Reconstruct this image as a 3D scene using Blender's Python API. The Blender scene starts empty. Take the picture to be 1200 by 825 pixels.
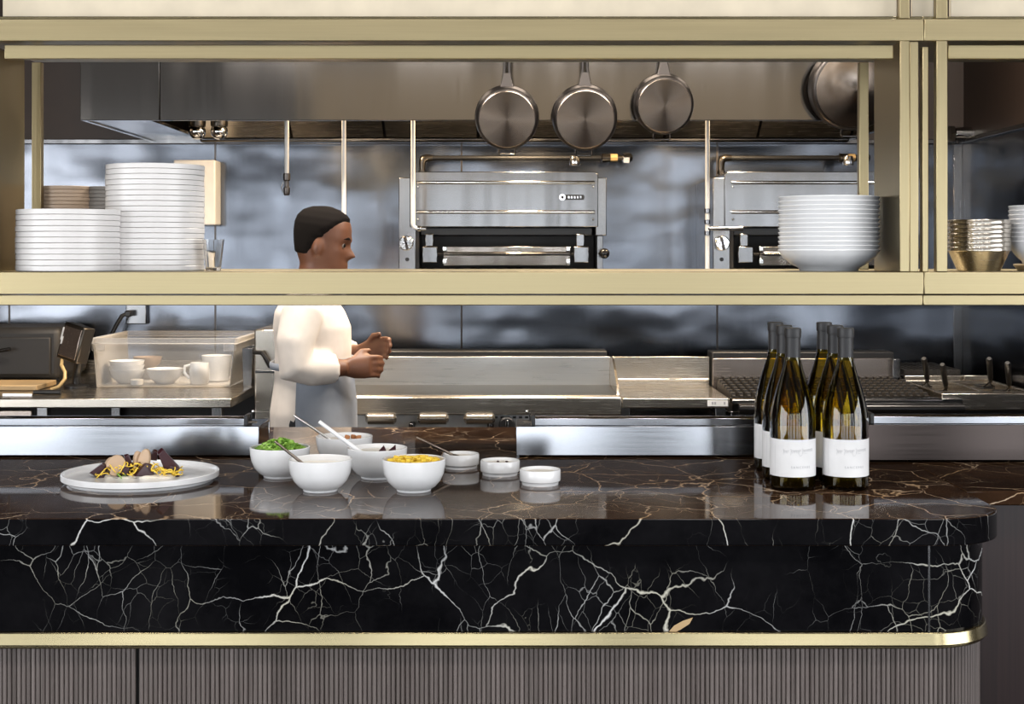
import bpy, math, random
from mathutils import Vector, Matrix, noise
random.seed(7)
PI = math.pi
C = bpy.context.scene.collection
F, HY, CXP, CAMZ = 1667.0, 295.0, 600.0, 1.45
ZT = CAMZ - 0.4337                      # counter top height
def X(x, Y): return (x - CXP) * Y / F
def Z(y, Y): return CAMZ - (y - HY) * Y / F

# ------------------------------------------------------------------ materials
def srgb(r, g, b):
    def f(c):
        c /= 255.0
        return c / 12.92 if c <= .04045 else ((c + .055) / 1.055) ** 2.4
    return (f(r), f(g), f(b), 1)
class NT:
    def __init__(s, name):
        s.m = bpy.data.materials.new(name); s.m.use_nodes = True
        s.n = s.m.node_tree.nodes; s.l = s.m.node_tree.links
        s.b = s.n['Principled BSDF']
    def node(s, t, **kw):
        n = s.n.new(t)
        for k, v in kw.items(): setattr(n, k, v)
        return n
    def link(s, a, b): s.l.new(a, b)
    def set(s, **kw):
        for k, v in kw.items():
            s.b.inputs[k.replace('_', ' ')].default_value = v
        return s
    def coords(s, scale=(1, 1, 1), rot=(0, 0, 0), kind='Object'):
        t = s.node('ShaderNodeTexCoord'); mp = s.node('ShaderNodeMapping')
        mp.inputs['Scale'].default_value = scale; mp.inputs['Rotation'].default_value = rot
        s.link(t.outputs[kind], mp.inputs['Vector']); return mp.outputs['Vector']
    def noise(s, vec, scale, detail=2, rough=.5, dist=0):
        n = s.node('ShaderNodeTexNoise'); s.link(vec, n.inputs['Vector'])
        n.inputs['Scale'].default_value = scale; n.inputs['Detail'].default_value = detail
        n.inputs['Roughness'].default_value = rough; n.inputs['Distortion'].default_value = dist
        return n
    def ramp(s, val, stops):
        r = s.node('ShaderNodeValToRGB'); el = r.color_ramp.elements
        while len(el) < len(stops): el.new(.5)
        for e, (p, c) in zip(el, stops): e.position = p; e.color = c if len(c) == 4 else (*c, 1)
        s.link(val, r.inputs['Fac']); return r.outputs['Color']
    def math(s, op, a, b=None, clamp=False):
        m = s.node('ShaderNodeMath', operation=op, use_clamp=clamp)
        for i, v in enumerate((a, b)):
            if v is None: continue
            if isinstance(v, (int, float)): m.inputs[i].default_value = v
            else: s.link(v, m.inputs[i])
        return m.outputs[0]
    def mix(s, fac, a, b, mode='MIX'):
        m = s.node('ShaderNodeMix', data_type='RGBA', blend_type=mode)
        for sock, v in ((m.inputs['Factor'], fac), (m.inputs['A'], a), (m.inputs['B'], b)):
            pass
        def put(sock, v):
            if isinstance(v, (int, float, tuple)): sock.default_value = v
            else: s.link(v, sock)
        put(m.inputs[0], fac); put(m.inputs[6], a); put(m.inputs[7], b)
        return m.outputs[2]
    def bump(s, h, strength=.1, dist=.01):
        b = s.node('ShaderNodeBump'); b.inputs['Strength'].default_value = strength
        b.inputs['Distance'].default_value = dist
        s.link(h, b.inputs['Height']); s.link(b.outputs['Normal'], s.b.inputs['Normal'])
def plain(name, col, rough=.5, metal=0, spec=.5, **kw):
    t = NT(name); t.set(Base_Color=col, Roughness=rough, Metallic=metal, **kw)
    t.b.inputs['Specular IOR Level'].default_value = spec
    # faint tone variation so that nothing is a dead flat colour
    v = t.coords(); n = t.noise(v, 14, 3)
    c2 = tuple(x * .86 for x in col[:3]) + (1,)
    t.link(t.ramp(n.outputs['Fac'], [(.3, c2), (.7, col)]), t.b.inputs['Base Color'])
    return t.m
def steel(name, col, rough, axis='X', wav=0, wscale=2.2, wdist=.02, fine=.04, tone=.93, wsc=(1, 1, 1.6)):
    t = NT(name); t.set(Metallic=1.0, Base_Color=col)
    sc = {'X': (1.5, 120, 120), 'Z': (120, 120, 1.5), 'N': (30, 30, 30)}[axis]
    v = t.coords(sc); n = t.noise(v, 3, 3)
    lo, hi = rough - fine, rough + fine
    t.link(t.ramp(n.outputs['Fac'], [(.25, (lo,) * 3), (.75, (hi,) * 3)]), t.b.inputs['Roughness'])
    cl = tuple(x * tone for x in col[:3]) + (1,)
    t.link(t.ramp(n.outputs['Fac'], [(.3, cl), (.7, col)]), t.b.inputs['Base Color'])
    if wav:
        v2 = t.coords(wsc); n2 = t.noise(v2, wscale, 1.5, .45)
        t.bump(n2.outputs['Fac'], wav, wdist)
    return t.m
M = {}
M['brass'] = steel('brass', (.38, .312, .18, 1), .33, 'X', fine=.02)
M['brass_post'] = steel('brass_post', (.39, .32, .185, 1), .31, 'Z', fine=.02)
M['brass_trim'] = steel('brass_trim', (.31, .26, .15, 1), .22, 'X', fine=.03)
M['steel'] = steel('steel', (.22, .22, .225, 1), .20, 'X', fine=.02, tone=.96, wav=.22, wscale=2, wdist=.03, wsc=(4, 1, .3))
M['steel_v'] = steel('steel_v', (.28, .28, .285, 1), .24, 'Z')
M['hood_steel'] = steel('hood_steel', (.16, .148, .137, 1), .15, 'Z', wav=.35, wscale=2.0, wdist=.03, fine=.02, tone=.96, wsc=(2.2, 1, .12))
M['wall_steel'] = steel('wall_steel', (.155, .166, .19, 1), .17, 'Z', wav=.45, wscale=2.2, wdist=.035, tone=.97, fine=.02)
M['ledge_steel'] = steel('ledge_steel', (.36, .37, .395, 1), .16, 'X', fine=.02)
M['chrome'] = plain('chrome', (.78, .78, .78, 1), .1, 1)
M['warm_steel'] = steel('warm_steel', (.60, .55, .48, 1), .25, 'X')
M['pan_side'] = plain('pan_side', (.10, .09, .085, 1), .35, 1)
M['black'] = plain('black', (.012, .012, .013, 1), .38)
M['black_gloss'] = plain('black_gloss', (.01, .01, .011, 1), .15)
M['iron'] = plain('iron', (.02, .018, .017, 1), .55)
M['porcelain'] = plain('porcelain', (.84, .845, .86, 1), .16, 0, .5)
M['porcelain_matt'] = plain('porcelain_matt', (.68, .665, .66, 1), .33)
M['stoneware'] = plain('stoneware', (.46, .35, .26, 1), .45)
M['stoneware_grey'] = plain('stoneware_grey', (.22, .21, .2, 1), .45)
M['foil'] = plain('foil', (.011, .011, .013, 1), .5)
M['paper'] = plain('paper', (.74, .74, .75, 1), .6)
M['ink'] = plain('ink', (.33, .34, .37, 1), .6)
M['cream_panel'] = plain('cream_panel', (.56, .49, .37, 1), .5)
M['dark_wall'] = plain('dark_wall', (.035, .020, .013, 1), .5)
M['ceiling_paint'] = plain('ceiling_paint', (.05, .04, .033, 1), .8)
M['white_plastic'] = plain('white_plastic', (.72, .70, .67, 1), .4)
M['skin'] = plain('skin', (.165, .068, .036, 1), .45)
M['eye_white'] = plain('eye_white', (.26, .21, .18, 1), .5, 0, .2)
M['hair'] = plain('hair', (.010, .008, .007, 1), .9, 0, .1)
M['jacket'] = plain('jacket', (.86, .78, .71, 1), .85)
M['apron'] = plain('apron', (.34, .37, .43, 1), .85)
M['trousers'] = plain('trousers', (.03, .03, .035, 1), .85)
M['beet'] = plain('beet', (.035, .006, .010, 1), .28)
M['mushroom'] = plain('mushroom', (.50, .35, .23, 1), .5)
M['noodle'] = plain('noodle', (.95, .66, .07, 1), .35)
M['cream'] = plain('cream', (.88, .83, .74, 1), .35)
M['yellow_fruit'] = plain('yellow_fruit', (.86, .60, .06, 1), .3)
M['crouton'] = plain('crouton', (.42, .17, .06, 1), .7)
M['wood_board'] = plain('wood_board', (.48, .33, .17, 1), .5)
M['cord_tan'] = plain('cord_tan', (.52, .36, .16, 1), .4)
M['brown_steel'] = steel('brown_steel', (.42, .36, .32, 1), .26, 'X', fine=.02)
M['griddle_plate'] = plain('griddle_plate', (.10, .10, .09, 1), .3, 1)
M['guard_steel'] = steel('guard_steel', (.70, .69, .67, 1), .3, 'X', wav=.2, wscale=3)
M['ledge_dim'] = steel('ledge_dim', (.045, .036, .033, 1), .15, 'X', fine=.02)  # same stainless as the other ledges, dark reflection put into the base colour
M['bronze'] = plain('bronze', (.10, .088, .075, 1), .3, 1)
M['dark_spoon'] = plain('dark_spoon', (.30, .25, .21, 1), .3, 1)
M['spoon_silver'] = plain('spoon_silver', (.62, .61, .60, 1), .3, 1)
M['panel_grey'] = plain('panel_grey', (.62, .63, .64, 1), .5, .5)
M['window_frame'] = plain('window_frame', (.03, .03, .03, 1), .5)
M['floor_tile'] = plain('floor_tile', (.03, .025, .022, 1), .9, 0, .1)
def herb_mat():
    t = NT('herb'); t.set(Roughness=.5)
    n = t.noise(t.coords(), 60, 2)
    t.link(t.ramp(n.outputs['Fac'], [(.3, srgb(92, 140, 40)), (.55, srgb(150, 190, 80)), (.75, srgb(195, 220, 140))]), t.b.inputs['Base Color'])
    return t.m
M['herb'] = herb_mat()
def marble(name, base1, base2, v1, v2, gloss=.07, spec=.13, dens=0):
    t = NT(name)
    v = t.coords(kind='Object')
    w = t.noise(v, 3.2, 3, .55)                       # slow warp
    sub = t.node('ShaderNodeVectorMath', operation='SUBTRACT'); t.link(w.outputs['Color'], sub.inputs[0]); sub.inputs[1].default_value = (.5, .5, .5)
    sc = t.node('ShaderNodeVectorMath', operation='SCALE'); t.link(sub.outputs[0], sc.inputs[0]); sc.inputs['Scale'].default_value = .16
    w2 = t.noise(v, 22, 3, .6)
    sub2 = t.node('ShaderNodeVectorMath', operation='SUBTRACT'); t.link(w2.outputs['Color'], sub2.inputs[0]); sub2.inputs[1].default_value = (.5, .5, .5)
    sc2 = t.node('ShaderNodeVectorMath', operation='SCALE'); t.link(sub2.outputs[0], sc2.inputs[0]); sc2.inputs['Scale'].default_value = .022
    a1 = t.node('ShaderNodeVectorMath', operation='ADD'); t.link(v, a1.inputs[0]); t.link(sc.outputs[0], a1.inputs[1])
    a2 = t.node('ShaderNodeVectorMath', operation='ADD'); t.link(a1.outputs[0], a2.inputs[0]); t.link(sc2.outputs[0], a2.inputs[1])
    wv = a2.outputs[0]
    def veins(scale, width, mscale, mlo, mhi, rot, stretch=(1, 1, 1)):
        mp = t.node('ShaderNodeMapping'); mp.inputs['Rotation'].default_value = rot; mp.inputs['Scale'].default_value = stretch
        t.link(wv, mp.inputs['Vector'])
        vo = t.node('ShaderNodeTexVoronoi', feature='DISTANCE_TO_EDGE'); vo.inputs['Scale'].default_value = scale
        t.link(mp.outputs[0], vo.inputs['Vector'])
        mk = t.noise(v, mscale, 2, .6)
        m = t.ramp(mk.outputs['Fac'], [(mlo - dens, (0, 0, 0)), (mhi - dens, (1, 1, 1))])
        wn = t.math('MULTIPLY', m, width)               # the vein thins out where the mask fades
        d = t.math('DIVIDE', vo.outputs['Distance'], t.math('ADD', wn, .0008))
        return t.math('MULTIPLY', t.math('SUBTRACT', 1.0, d, True), m)
    big = veins(6.0, .011, 4.0, .40, .60, (.4, .3, .5), (1.0, 1.0, 1.35))
    mid = veins(11, .011, 6.0, .44, .62, (1.1, .5, .2), (1.5, 1, .8))
    small = veins(24, .014, 6.0, .48, .66, (.2, .9, .7))
    tot = t.math('MAXIMUM', t.math('MULTIPLY', big, 1.0), t.math('MAXIMUM', t.math('MULTIPLY', mid, .55), t.math('MULTIPLY', small, .32)))
    cl = t.noise(v, 5, 5, .7)
    base = t.ramp(cl.outputs['Fac'], [(.35, base1), (.72, base2)])
    tint = t.noise(v, 9, 2)
    vc = t.ramp(tint.outputs['Fac'], [(.42, v1), (.62, v2)])
    t.link(t.mix(t.math('MINIMUM', tot, 1.0), base, vc), t.b.inputs['Base Color'])
    t.set(Roughness=gloss); t.b.inputs['Specular IOR Level'].default_value = spec
    return t.m
M['marble'] = marble('marble', (.002, .002, .0026, 1), (.008, .0078, .009, 1), (.66, .66, .66, 1), (.55, .53, .45, 1))
M['marble_top'] = marble('marble_top', (.018, .009, .005, 1), (.055, .028, .015, 1), (.62, .47, .33, 1), (.50, .32, .17, 1), .05, .085, .07)  # same stone as the front, warm reflected light put into its colours
def wood(name, c1, c2, rough=.42):
    t = NT(name); v = t.coords((60, 60, 1.2)); n = t.noise(v, 2.2, 4, .6)
    t.link(t.ramp(n.outputs['Fac'], [(.3, c1), (.7, c2)]), t.b.inputs['Base Color']); t.set(Roughness=rough)
    return t.m
M['flute'] = wood('flute', srgb(74, 66, 63), srgb(116, 107, 104), .38)
M['panel_wood'] = wood('panel_wood', srgb(30, 18, 18), srgb(45, 29, 28), .35)
def glassmat(name, col, ior, rough=0.0, mixw=None):
    t = NT(name); t.set(Base_Color=col, Roughness=rough, IOR=ior, Transmission_Weight=1.0)
    return t.m
def tinted(name, col, ior=1.5):
    t = NT(name); tr = t.node('ShaderNodeBsdfTransparent'); tr.inputs['Color'].default_value = col
    gl = t.node('ShaderNodeBsdfGlossy'); gl.inputs['Roughness'].default_value = .03; gl.inputs['Color'].default_value = (1, 1, 1, 1)
    fr = t.node('ShaderNodeFresnel'); fr.inputs['IOR'].default_value = ior
    mx = t.node('ShaderNodeMixShader'); t.link(fr.outputs[0], mx.inputs[0]); t.link(tr.outputs[0], mx.inputs[1]); t.link(gl.outputs[0], mx.inputs[2])
    t.link(mx.outputs[0], t.n['Material Output'].inputs['Surface']); return t.m
M['bottle_glass'] = tinted('bottle_glass', (.78, .66, .15, 1))
M['punt_glass'] = plain('punt_glass', (.012, .010, .004, 1), .12)  # near-black colour stands in for dark refraction in the thick base
M['clear_glass'] = glassmat('clear_glass', (.93, .93, .92, 1), 1.45)
def poly():
    t = NT('polycarbonate')
    t.set(Base_Color=(.80, .79, .78, 1), Roughness=.16)
    tr = t.node('ShaderNodeBsdfTransparent'); tr.inputs['Color'].default_value = (.96, .96, .96, 1)
    mx = t.node('ShaderNodeMixShader'); fr = t.node('ShaderNodeFresnel'); fr.inputs['IOR'].default_value = 1.4
    f = t.math('ADD', t.math('MULTIPLY', fr.outputs[0], .8), .10, True)
    t.link(f, mx.inputs[0]); t.link(tr.outputs[0], mx.inputs[1]); t.link(t.b.outputs[0], mx.inputs[2])
    t.link(mx.outputs[0], t.n['Material Output'].inputs['Surface'])
    return t.m
M['polycarbonate'] = poly()
def pan_base():
    t = NT('pan_base'); t.set(Metallic=1.0, Base_Color=(.27, .225, .19, 1), Roughness=.25)
    tg = t.node('ShaderNodeTangent', direction_type='RADIAL', axis='Z')
    t.link(tg.outputs[0], t.b.inputs['Tangent']); t.b.inputs['Anisotropic'].default_value = .85
    return t.m
M['pan_base'] = pan_base()
def lamp_mat():
    t = NT('lamp_glow'); t.b.inputs['Emission Color'].default_value = (1, .78, .5, 1); t.b.inputs['Emission Strength'].default_value = 6
    return t.m
M['lamp_glow'] = lamp_mat()

# ------------------------------------------------------------------ mesh building
class MB:
    def __init__(s): s.v = []; s.f = []
    def add(s, vs, fs):
        b = len(s.v); s.v += [tuple(p) for p in vs]; s.f += [tuple(b + i for i in q) for q in fs]; return s
    def box(s, x0, x1, y0, y1, z0, z1):
        return s.add([(x0, y0, z0), (x1, y0, z0), (x1, y1, z0), (x0, y1, z0), (x0, y0, z1), (x1, y0, z1), (x1, y1, z1), (x0, y1, z1)],
                     [(3, 2, 1, 0), (4, 5, 6, 7), (0, 1, 5, 4), (1, 2, 6, 5), (2, 3, 7, 6), (3, 0, 4, 7)])
    def prism(s, poly, z0, z1):
        n = len(poly); vs = [(x, y, z0) for x, y in poly] + [(x, y, z1) for x, y in poly]
        return s.add(vs, [tuple(range(n))[::-1], tuple(range(n, 2 * n))] + [(i, (i + 1) % n, n + (i + 1) % n, n + i) for i in range(n)])
    def extr(s, prof, axis, a0, a1):
        """polygon prof in the two other axes, extruded along axis"""
        n = len(prof)
        def mk(p, a):
            return {'X': (a, p[0], p[1]), 'Y': (p[0], a, p[1])}[axis]
        vs = [mk(p, a0) for p in prof] + [mk(p, a1) for p in prof]
        return s.add(vs, [tuple(range(n))[::-1], tuple(range(n, 2 * n))] + [(i, (i + 1) % n, n + (i + 1) % n, n + i) for i in range(n)])
    def lathe(s, prof, seg=40, c=(0, 0, 0)):
        vs = []; fs = []; rings = []
        for r, z in prof:
            if r < 1e-6: rings.append([len(vs)]); vs.append((c[0], c[1], c[2] + z))
            else:
                rings.append(list(range(len(vs), len(vs) + seg)))
                vs += [(c[0] + r * math.cos(2 * PI * i / seg), c[1] + r * math.sin(2 * PI * i / seg), c[2] + z) for i in range(seg)]
        for a, b in zip(rings, rings[1:]):
            for i in range(seg):
                j = (i + 1) % seg
                if len(a) == 1 and len(b) == 1: continue
                if len(a) == 1: fs.append((a[0], b[j], b[i]))
                elif len(b) == 1: fs.append((a[i], a[j], b[0]))
                else: fs.append((a[i], a[j], b[j], b[i]))
        return s.add(vs, fs)
    def tube(s, pts, r, seg=10, caps=True, sq=None):
        pts = [Vector(p) for p in pts]; n = len(pts)
        rr = r if isinstance(r, (list, tuple)) else [r] * n
        vs = []; up = None
        for i, p in enumerate(pts):
            d = (pts[min(i + 1, n - 1)] - pts[max(i - 1, 0)]).normalized()
            if up is None:
                up = Vector((0, 0, 1)) if abs(d.z) < .9 else Vector((0, 1, 0))
            sx = d.cross(up)
            if sx.length < 1e-5: sx = d.cross(Vector((1, 0, 0)))
            sx.normalize(); up = sx.cross(d).normalized()
            ra = rr[i] if isinstance(rr[i], tuple) else (rr[i], rr[i])
            for k in range(seg):
                a = 2 * PI * k / seg
                vs.append(p + sx * (ra[0] * math.cos(a)) + up * (ra[1] * math.sin(a)))
        fs = []
        for i in range(n - 1):
            for k in range(seg):
                j = (k + 1) % seg
                fs.append((i * seg + k, i * seg + j, (i + 1) * seg + j, (i + 1) * seg + k))
        if caps: fs += [tuple(range(seg))[::-1], tuple(range((n - 1) * seg, n * seg))]
        return s.add(vs, fs)
    def ball(s, c, r, seg=16, rings=10):
        r = r if isinstance(r, (list, tuple)) else (r, r, r)
        p = MB(); p.lathe([(math.sin(PI * i / rings), -math.cos(PI * i / rings)) for i in range(rings + 1)], seg)
        return s.add([(c[0] + x * r[0], c[1] + y * r[1], c[2] + z * r[2]) for x, y, z in p.v], p.f)
    def xf(s, mat):
        s.v = [tuple(mat @ Vector(p)) for p in s.v]; return s
    def build(s, name, mat, parent=None, loc=None, bevel=0, smooth=True, bseg=2, local=False):
        """vertices are in world space unless local; the object is placed at loc, or in its parent's frame"""
        off = Vector((0, 0, 0))
        if parent is not None and not local:
            q = parent
            while q is not None: off += q.location; q = q.parent
        elif loc is not None and not local: off = Vector(loc)
        me = bpy.data.meshes.new(name)
        me.from_pydata([tuple(Vector(p) - off) for p in s.v], [], s.f)
        me.validate(); me.update()
        me.materials.append(M[mat] if isinstance(mat, str) else mat)
        if smooth:
            me.polygons.foreach_set('use_smooth', [True] * len(me.polygons))
            try: me.set_sharp_from_angle(angle=math.radians(38))
            except Exception: pass
        o = bpy.data.objects.new(name, me); C.objects.link(o)
        if parent is not None: o.parent = parent
        elif loc is not None: o.location = loc
        if bevel:
            b = o.modifiers.new('bevel', 'BEVEL'); b.width = bevel; b.segments = bseg; b.limit_method = 'ANGLE'; b.angle_limit = math.radians(40)
        return o
def tag(o, label, cat, group=None, kind=None):
    o['label'] = label; o['category'] = cat
    if group: o['group'] = group
    if kind: o['kind'] = kind
    return o
def thing(name, label, cat, loc=(0, 0, 0), group=None, rz=0):
    o = bpy.data.objects.new(name, None); C.objects.link(o); o.location = loc; o.rotation_euler = (0, 0, rz)
    o.empty_display_size = .05
    return tag(o, label, cat, group)
def copy_tree(o, loc=None, label=None, group=None, parent=None):
    c = o.copy(); C.objects.link(c)
    if parent is not None: c.parent = parent
    for ch in list(o.children): copy_tree(ch, parent=c)
    if loc is not None: c.location = loc
    if label: c['label'] = label
    if group: c['group'] = group
    return c
def box(name, mat, x0, x1, y0, y1, z0, z1, parent=None, bevel=.002):
    return MB().box(x0, x1, y0, y1, z0, z1).build(name, mat, parent, bevel=bevel)
def struct(o, label, cat): return tag(o, label, cat, kind='structure')
ORD = ['topmost', 'second', 'third', 'fourth', 'fifth', 'sixth', 'seventh', 'eighth', 'ninth', 'tenth', 'eleventh', 'twelfth', 'thirteenth',
       'fourteenth', 'fifteenth', 'sixteenth', 'seventeenth', 'eighteenth', 'nineteenth', 'twentieth', 'twenty-first', 'twenty-second']

# ------------------------------------------------------------------ the room
YW = 6.3; XR = 2.0; XL = -3.2; ZCEIL = 3.1
fl = MB().box(-6, 6, -5, YW + .1, -.05, 0).build('floor', 'floor_tile'); struct(fl, 'dark tiled floor of kitchen and dining side', 'floor')
ce = MB().box(-6, 6, -5, YW + .1, ZCEIL, ZCEIL + .05).build('ceiling', 'ceiling_paint'); struct(ce, 'dark painted ceiling above hood and bar', 'ceiling')
wb = MB().box(XL, XR + .1, YW, YW + .1, 0, ZCEIL).build('wall_back', 'dark_wall'); struct(wb, 'dark kitchen back wall clad in stainless steel sheets', 'wall')
seams = [XL, X(12, YW), X(253, YW), X(541, YW), X(840, YW), XR]
ZCL = 1.925
for a, b in zip(seams, seams[1:]):
    box('panel', 'wall_steel', a + .002, b - .002, YW - .012, YW, .02, ZCL, wb, .001)
for a in seams[1:-1]:
    box('seam_strip', 'pan_side', a - .004, a + .004, YW - .014, YW, .02, ZCL, wb, 0)
wr = MB().box(XR, XR + .1, 3.6, YW, 0, ZCEIL).build('wall_right', 'dark_wall'); struct(wr, 'side wall at end of cook line clad in steel', 'wall')
box('panel', 'wall_steel', XR - .012, XR, 3.62, YW - .013, .02, ZCL, wr, .001)
box('corner_strip', 'steel_v', XR - .05, XR - .012, YW - .022, YW - .013, .02, ZCL, wr, .001)
wl = MB().box(XL - .1, XL, 3.6, YW, 0, ZCEIL).build('wall_left', 'dark_wall'); struct(wl, 'dark side wall at far end of kitchen', 'wall')
tb = MB().box(XL, XR - .03, YW - .03, YW - .0125, ZCL, ZCL + .022).build('trim_1', 'steel', bevel=.003); struct(tb, 'bright steel ledge capping wall sheets on back wall', 'trim')
tr_ = MB().box(XR - .03, XR - .0005, 3.62, YW - .03, ZCL, ZCL + .022).build('trim_2', 'steel', bevel=.003); struct(tr_, 'bright steel ledge capping sheets on side wall', 'trim')
# dining side behind the camera: a wall of tall windows
YD = -4.6
wf = MB(); wins = [(-4.5, -3.2), (-2.75, -1.25), (-.8, .7), (1.3, 2.8), (3.25, 4.5)]
edges = [-4.6] + [e for w in wins for e in w] + [4.6]
for i in range(0, len(edges), 2): wf.box(edges[i], edges[i + 1], YD - .1, YD, 0, ZCEIL)
for a, b in wins: wf.box(a, b, YD - .1, YD, 0, .04); wf.box(a, b, YD - .1, YD, 2.35, ZCEIL)
wfo = wf.build('wall_front', 'ceiling_paint'); struct(wfo, 'window wall of the dining room facing the bar', 'wall')
for i, (a, b) in enumerate(wins):
    fr = MB()
    fr.box(a, a + .05, YD - .06, YD + .02, .04, 2.35).box(b - .05, b, YD - .06, YD + .02, .04, 2.35)
    fr.box(a, b, YD - .06, YD + .02, .04, .08).box(a, b, YD - .06, YD + .02, 2.3, 2.35)
    m = (a + b) / 2; fr.box(m - .025, m + .025, YD - .06, YD + .02, .08, 2.3)
    fo = fr.build('window_%d' % (i + 1), 'window_frame'); struct(fo, 'tall black framed dining room window, number %d along the wall' % (i + 1), 'window')
    L = bpy.data.lights.new('daylight', 'AREA'); L.shape = 'RECTANGLE'; L.size = b - a - .1; L.size_y = 2.21
    L.energy = 33; L.color = (.86, .93, 1.0)
    lo = bpy.data.objects.new('daylight', L); C.objects.link(lo); lo.location = (m, YD - .065, 1.195); lo.rotation_euler = (PI / 2, 0, 0)

# side walls of the dining room; their broad windows are added as fill light
for sg, nm, k in ((-1, 'left', 6), (1, 'right', 7)):
    xw = sg * 4.6; wm = MB()
    wm.box(min(xw, xw + sg * .1), max(xw, xw + sg * .1), YD, -3.4, 0, ZCEIL).box(min(xw, xw + sg * .1), max(xw, xw + sg * .1), 1.6, 3.6, 0, ZCEIL)
    wm.box(min(xw, xw + sg * .1), max(xw, xw + sg * .1), -3.4, 1.6, 0, .4).box(min(xw, xw + sg * .1), max(xw, xw + sg * .1), -3.4, 1.6, 2.5, ZCEIL)
    wo_ = wm.build('wall_dining_' + nm, 'ceiling_paint'); struct(wo_, 'dining room side wall with a broad window, on the %s of the bar' % nm, 'wall')
    fr = MB(); fx = (min(xw, xw + sg * .05), max(xw, xw + sg * .05))
    for ya in (-3.4, -1.75, -.05, 1.55): fr.box(fx[0], fx[1], ya, ya + .05, .4, 2.5)
    fr.box(fx[0], fx[1], -3.35, 1.55, .4, .45).box(fx[0], fx[1], -3.35, 1.55, 2.45, 2.5)
    fo = fr.build('window_%d' % k, 'window_frame'); struct(fo, 'broad window of the dining room wall on the %s of the bar' % nm, 'window')
    L = bpy.data.lights.new('daylight', 'AREA'); L.shape = 'RECTANGLE'; L.size = 4.9; L.size_y = 2.0
    L.energy = 210; L.color = (.95, .975, 1.0)
    lo = bpy.data.objects.new('daylight', L); C.objects.link(lo); lo.location = (xw + sg * .06, -.9, 1.45); lo.rotation_euler = (PI / 2, 0, sg * PI / 2)
# ------------------------------------------------------------------ bar counter
def outline(x1, yf, r, xl=-1.6, yb=3.52, n=16):
    p = [(xl, yf)]
    for i in range(n + 1):
        a = -PI / 2 + i / n * PI / 2
        p.append((x1 - r + r * math.cos(a), yf + r + r * math.sin(a)))
    return p + [(x1, yb), (xl, yb)]
ctop = MB().prism(outline(.822, 2.31, .12), ZT - .0443, ZT).build('countertop', 'marble_top', loc=(0, 2.9, ZT - .0443), bevel=.0025)
ctop.data.materials.append(M['marble'])
for p in ctop.data.polygons:
    if abs(p.normal.z) < .5: p.material_index = 1
tag(ctop, 'polished dark marble bar top with pale veins and rounded corner', 'countertop')
bar = thing('bar_counter', 'curved bar base with black veined marble apron above reeded wood', 'counter', (0, 2.6, 0))
def strip(x1, yf, r, th, xs, xe_side=None, yb=3.4, start_arc=False):
    """thin band polygon following the counter front from xs to the back"""
    o = []; i_ = []
    n = 16
    for k in range(n + 1):
        a = -PI / 2 + k / n * PI / 2
        o.append((x1 - r + r * math.cos(a), yf + r + r * math.sin(a)))
        i_.append((x1 - r + (r - th) * math.cos(a), yf + r + (r - th) * math.sin(a)))
    return [(xs, yf)] + o + [(x1, yb), (x1 - th, yb)] + i_[::-1] + [(xs, yf + th)]
ZA0 = .829; AX = .803; AY = 2.327
MB().box(-1.6, .681, AY, AY + .02, ZA0, ZT - .0443).build('apron_panel', 'marble', bar, bevel=.0008)
MB().prism(strip(AX, AY, .12, .02, .6835), ZA0, ZT - .0443).build('apron_panel', 'marble', bar, bevel=.0008)
box('joint_strip', 'steel', .6805, .6840, AY - .0006, AY + .015, ZA0, ZT - .0445, bar, 0)
def loft(oa, za, ob, zb):
    n = len(oa)
    return MB().add([(x, y, za) for x, y in oa] + [(x, y, zb) for x, y in ob], [tuple(range(n))[::-1], tuple(range(n, 2 * n))] + [(i, (i + 1) % n, n + (i + 1) % n, n + i) for i in range(n)])
rl = loft(outline(.8100, 2.3145, .125, yb=3.4), .8075, outline(.8060, 2.3185, .121, yb=3.4), ZA0).build('brass_rail', 'brass_trim', bar, bevel=.002, bseg=3)
MB().prism(outline(.806, 2.319, .123, yb=3.4), .8025, .8075).build('rail_lip', 'brass_trim', rl, bevel=.0015)
def flutes(name, xs, xe, corner):
    x1, yf, r = .798, 2.332, .12
    pts = []
    pitch = .0078
    # sample the path as (pos, normal)
    path = []
    if not corner: Ltot = xe - xs
    else: Ltot = (x1 - r - xs) + r * PI / 2 + .75
    n = int(Ltot / pitch); L = n * pitch
    def at(s):
        if not corner or s <= x1 - r - xs: return Vector((xs + s, yf)), Vector((0, -1))
        s -= x1 - r - xs
        if s <= r * PI / 2:
            a = -PI / 2 + s / r; d = Vector((math.cos(a), math.sin(a)))
            return Vector((x1 - r, yf + r)) + d * r, d
        s -= r * PI / 2
        return Vector((x1, yf + r + s)), Vector((1, 0))
    prof = [(0, -.0030), (.09, -.0004), (.22, .0013), (.38, .0021), (.5, .0023), (.62, .0021), (.78, .0013), (.91, -.0004)]
    vs = []
    for i in range(n):
        for f_, h in prof:
            p, d = at((i + f_) * pitch); q = p + d * h; vs.append(q)
    p, d = at(L); vs.append(p - d * .003)
    N = len(vs); z0, z1 = .09, .803
    m = MB().add([(q.x, q.y, z0) for q in vs] + [(q.x, q.y, z1) for q in vs], [(i, i + 1, N + i + 1, N + i) for i in range(N - 1)])
    o = m.build(name, 'flute', bar)
    return o
sx = X(162, 2.332)
flutes('reeded_panel', -1.6, sx - .004, False)
flutes('reeded_panel', sx + .001, .798, True)
MB().prism(outline(.785, 2.345, .11, yb=3.4), .0, ZT - .045).build('carcass', 'iron', bar)
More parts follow.
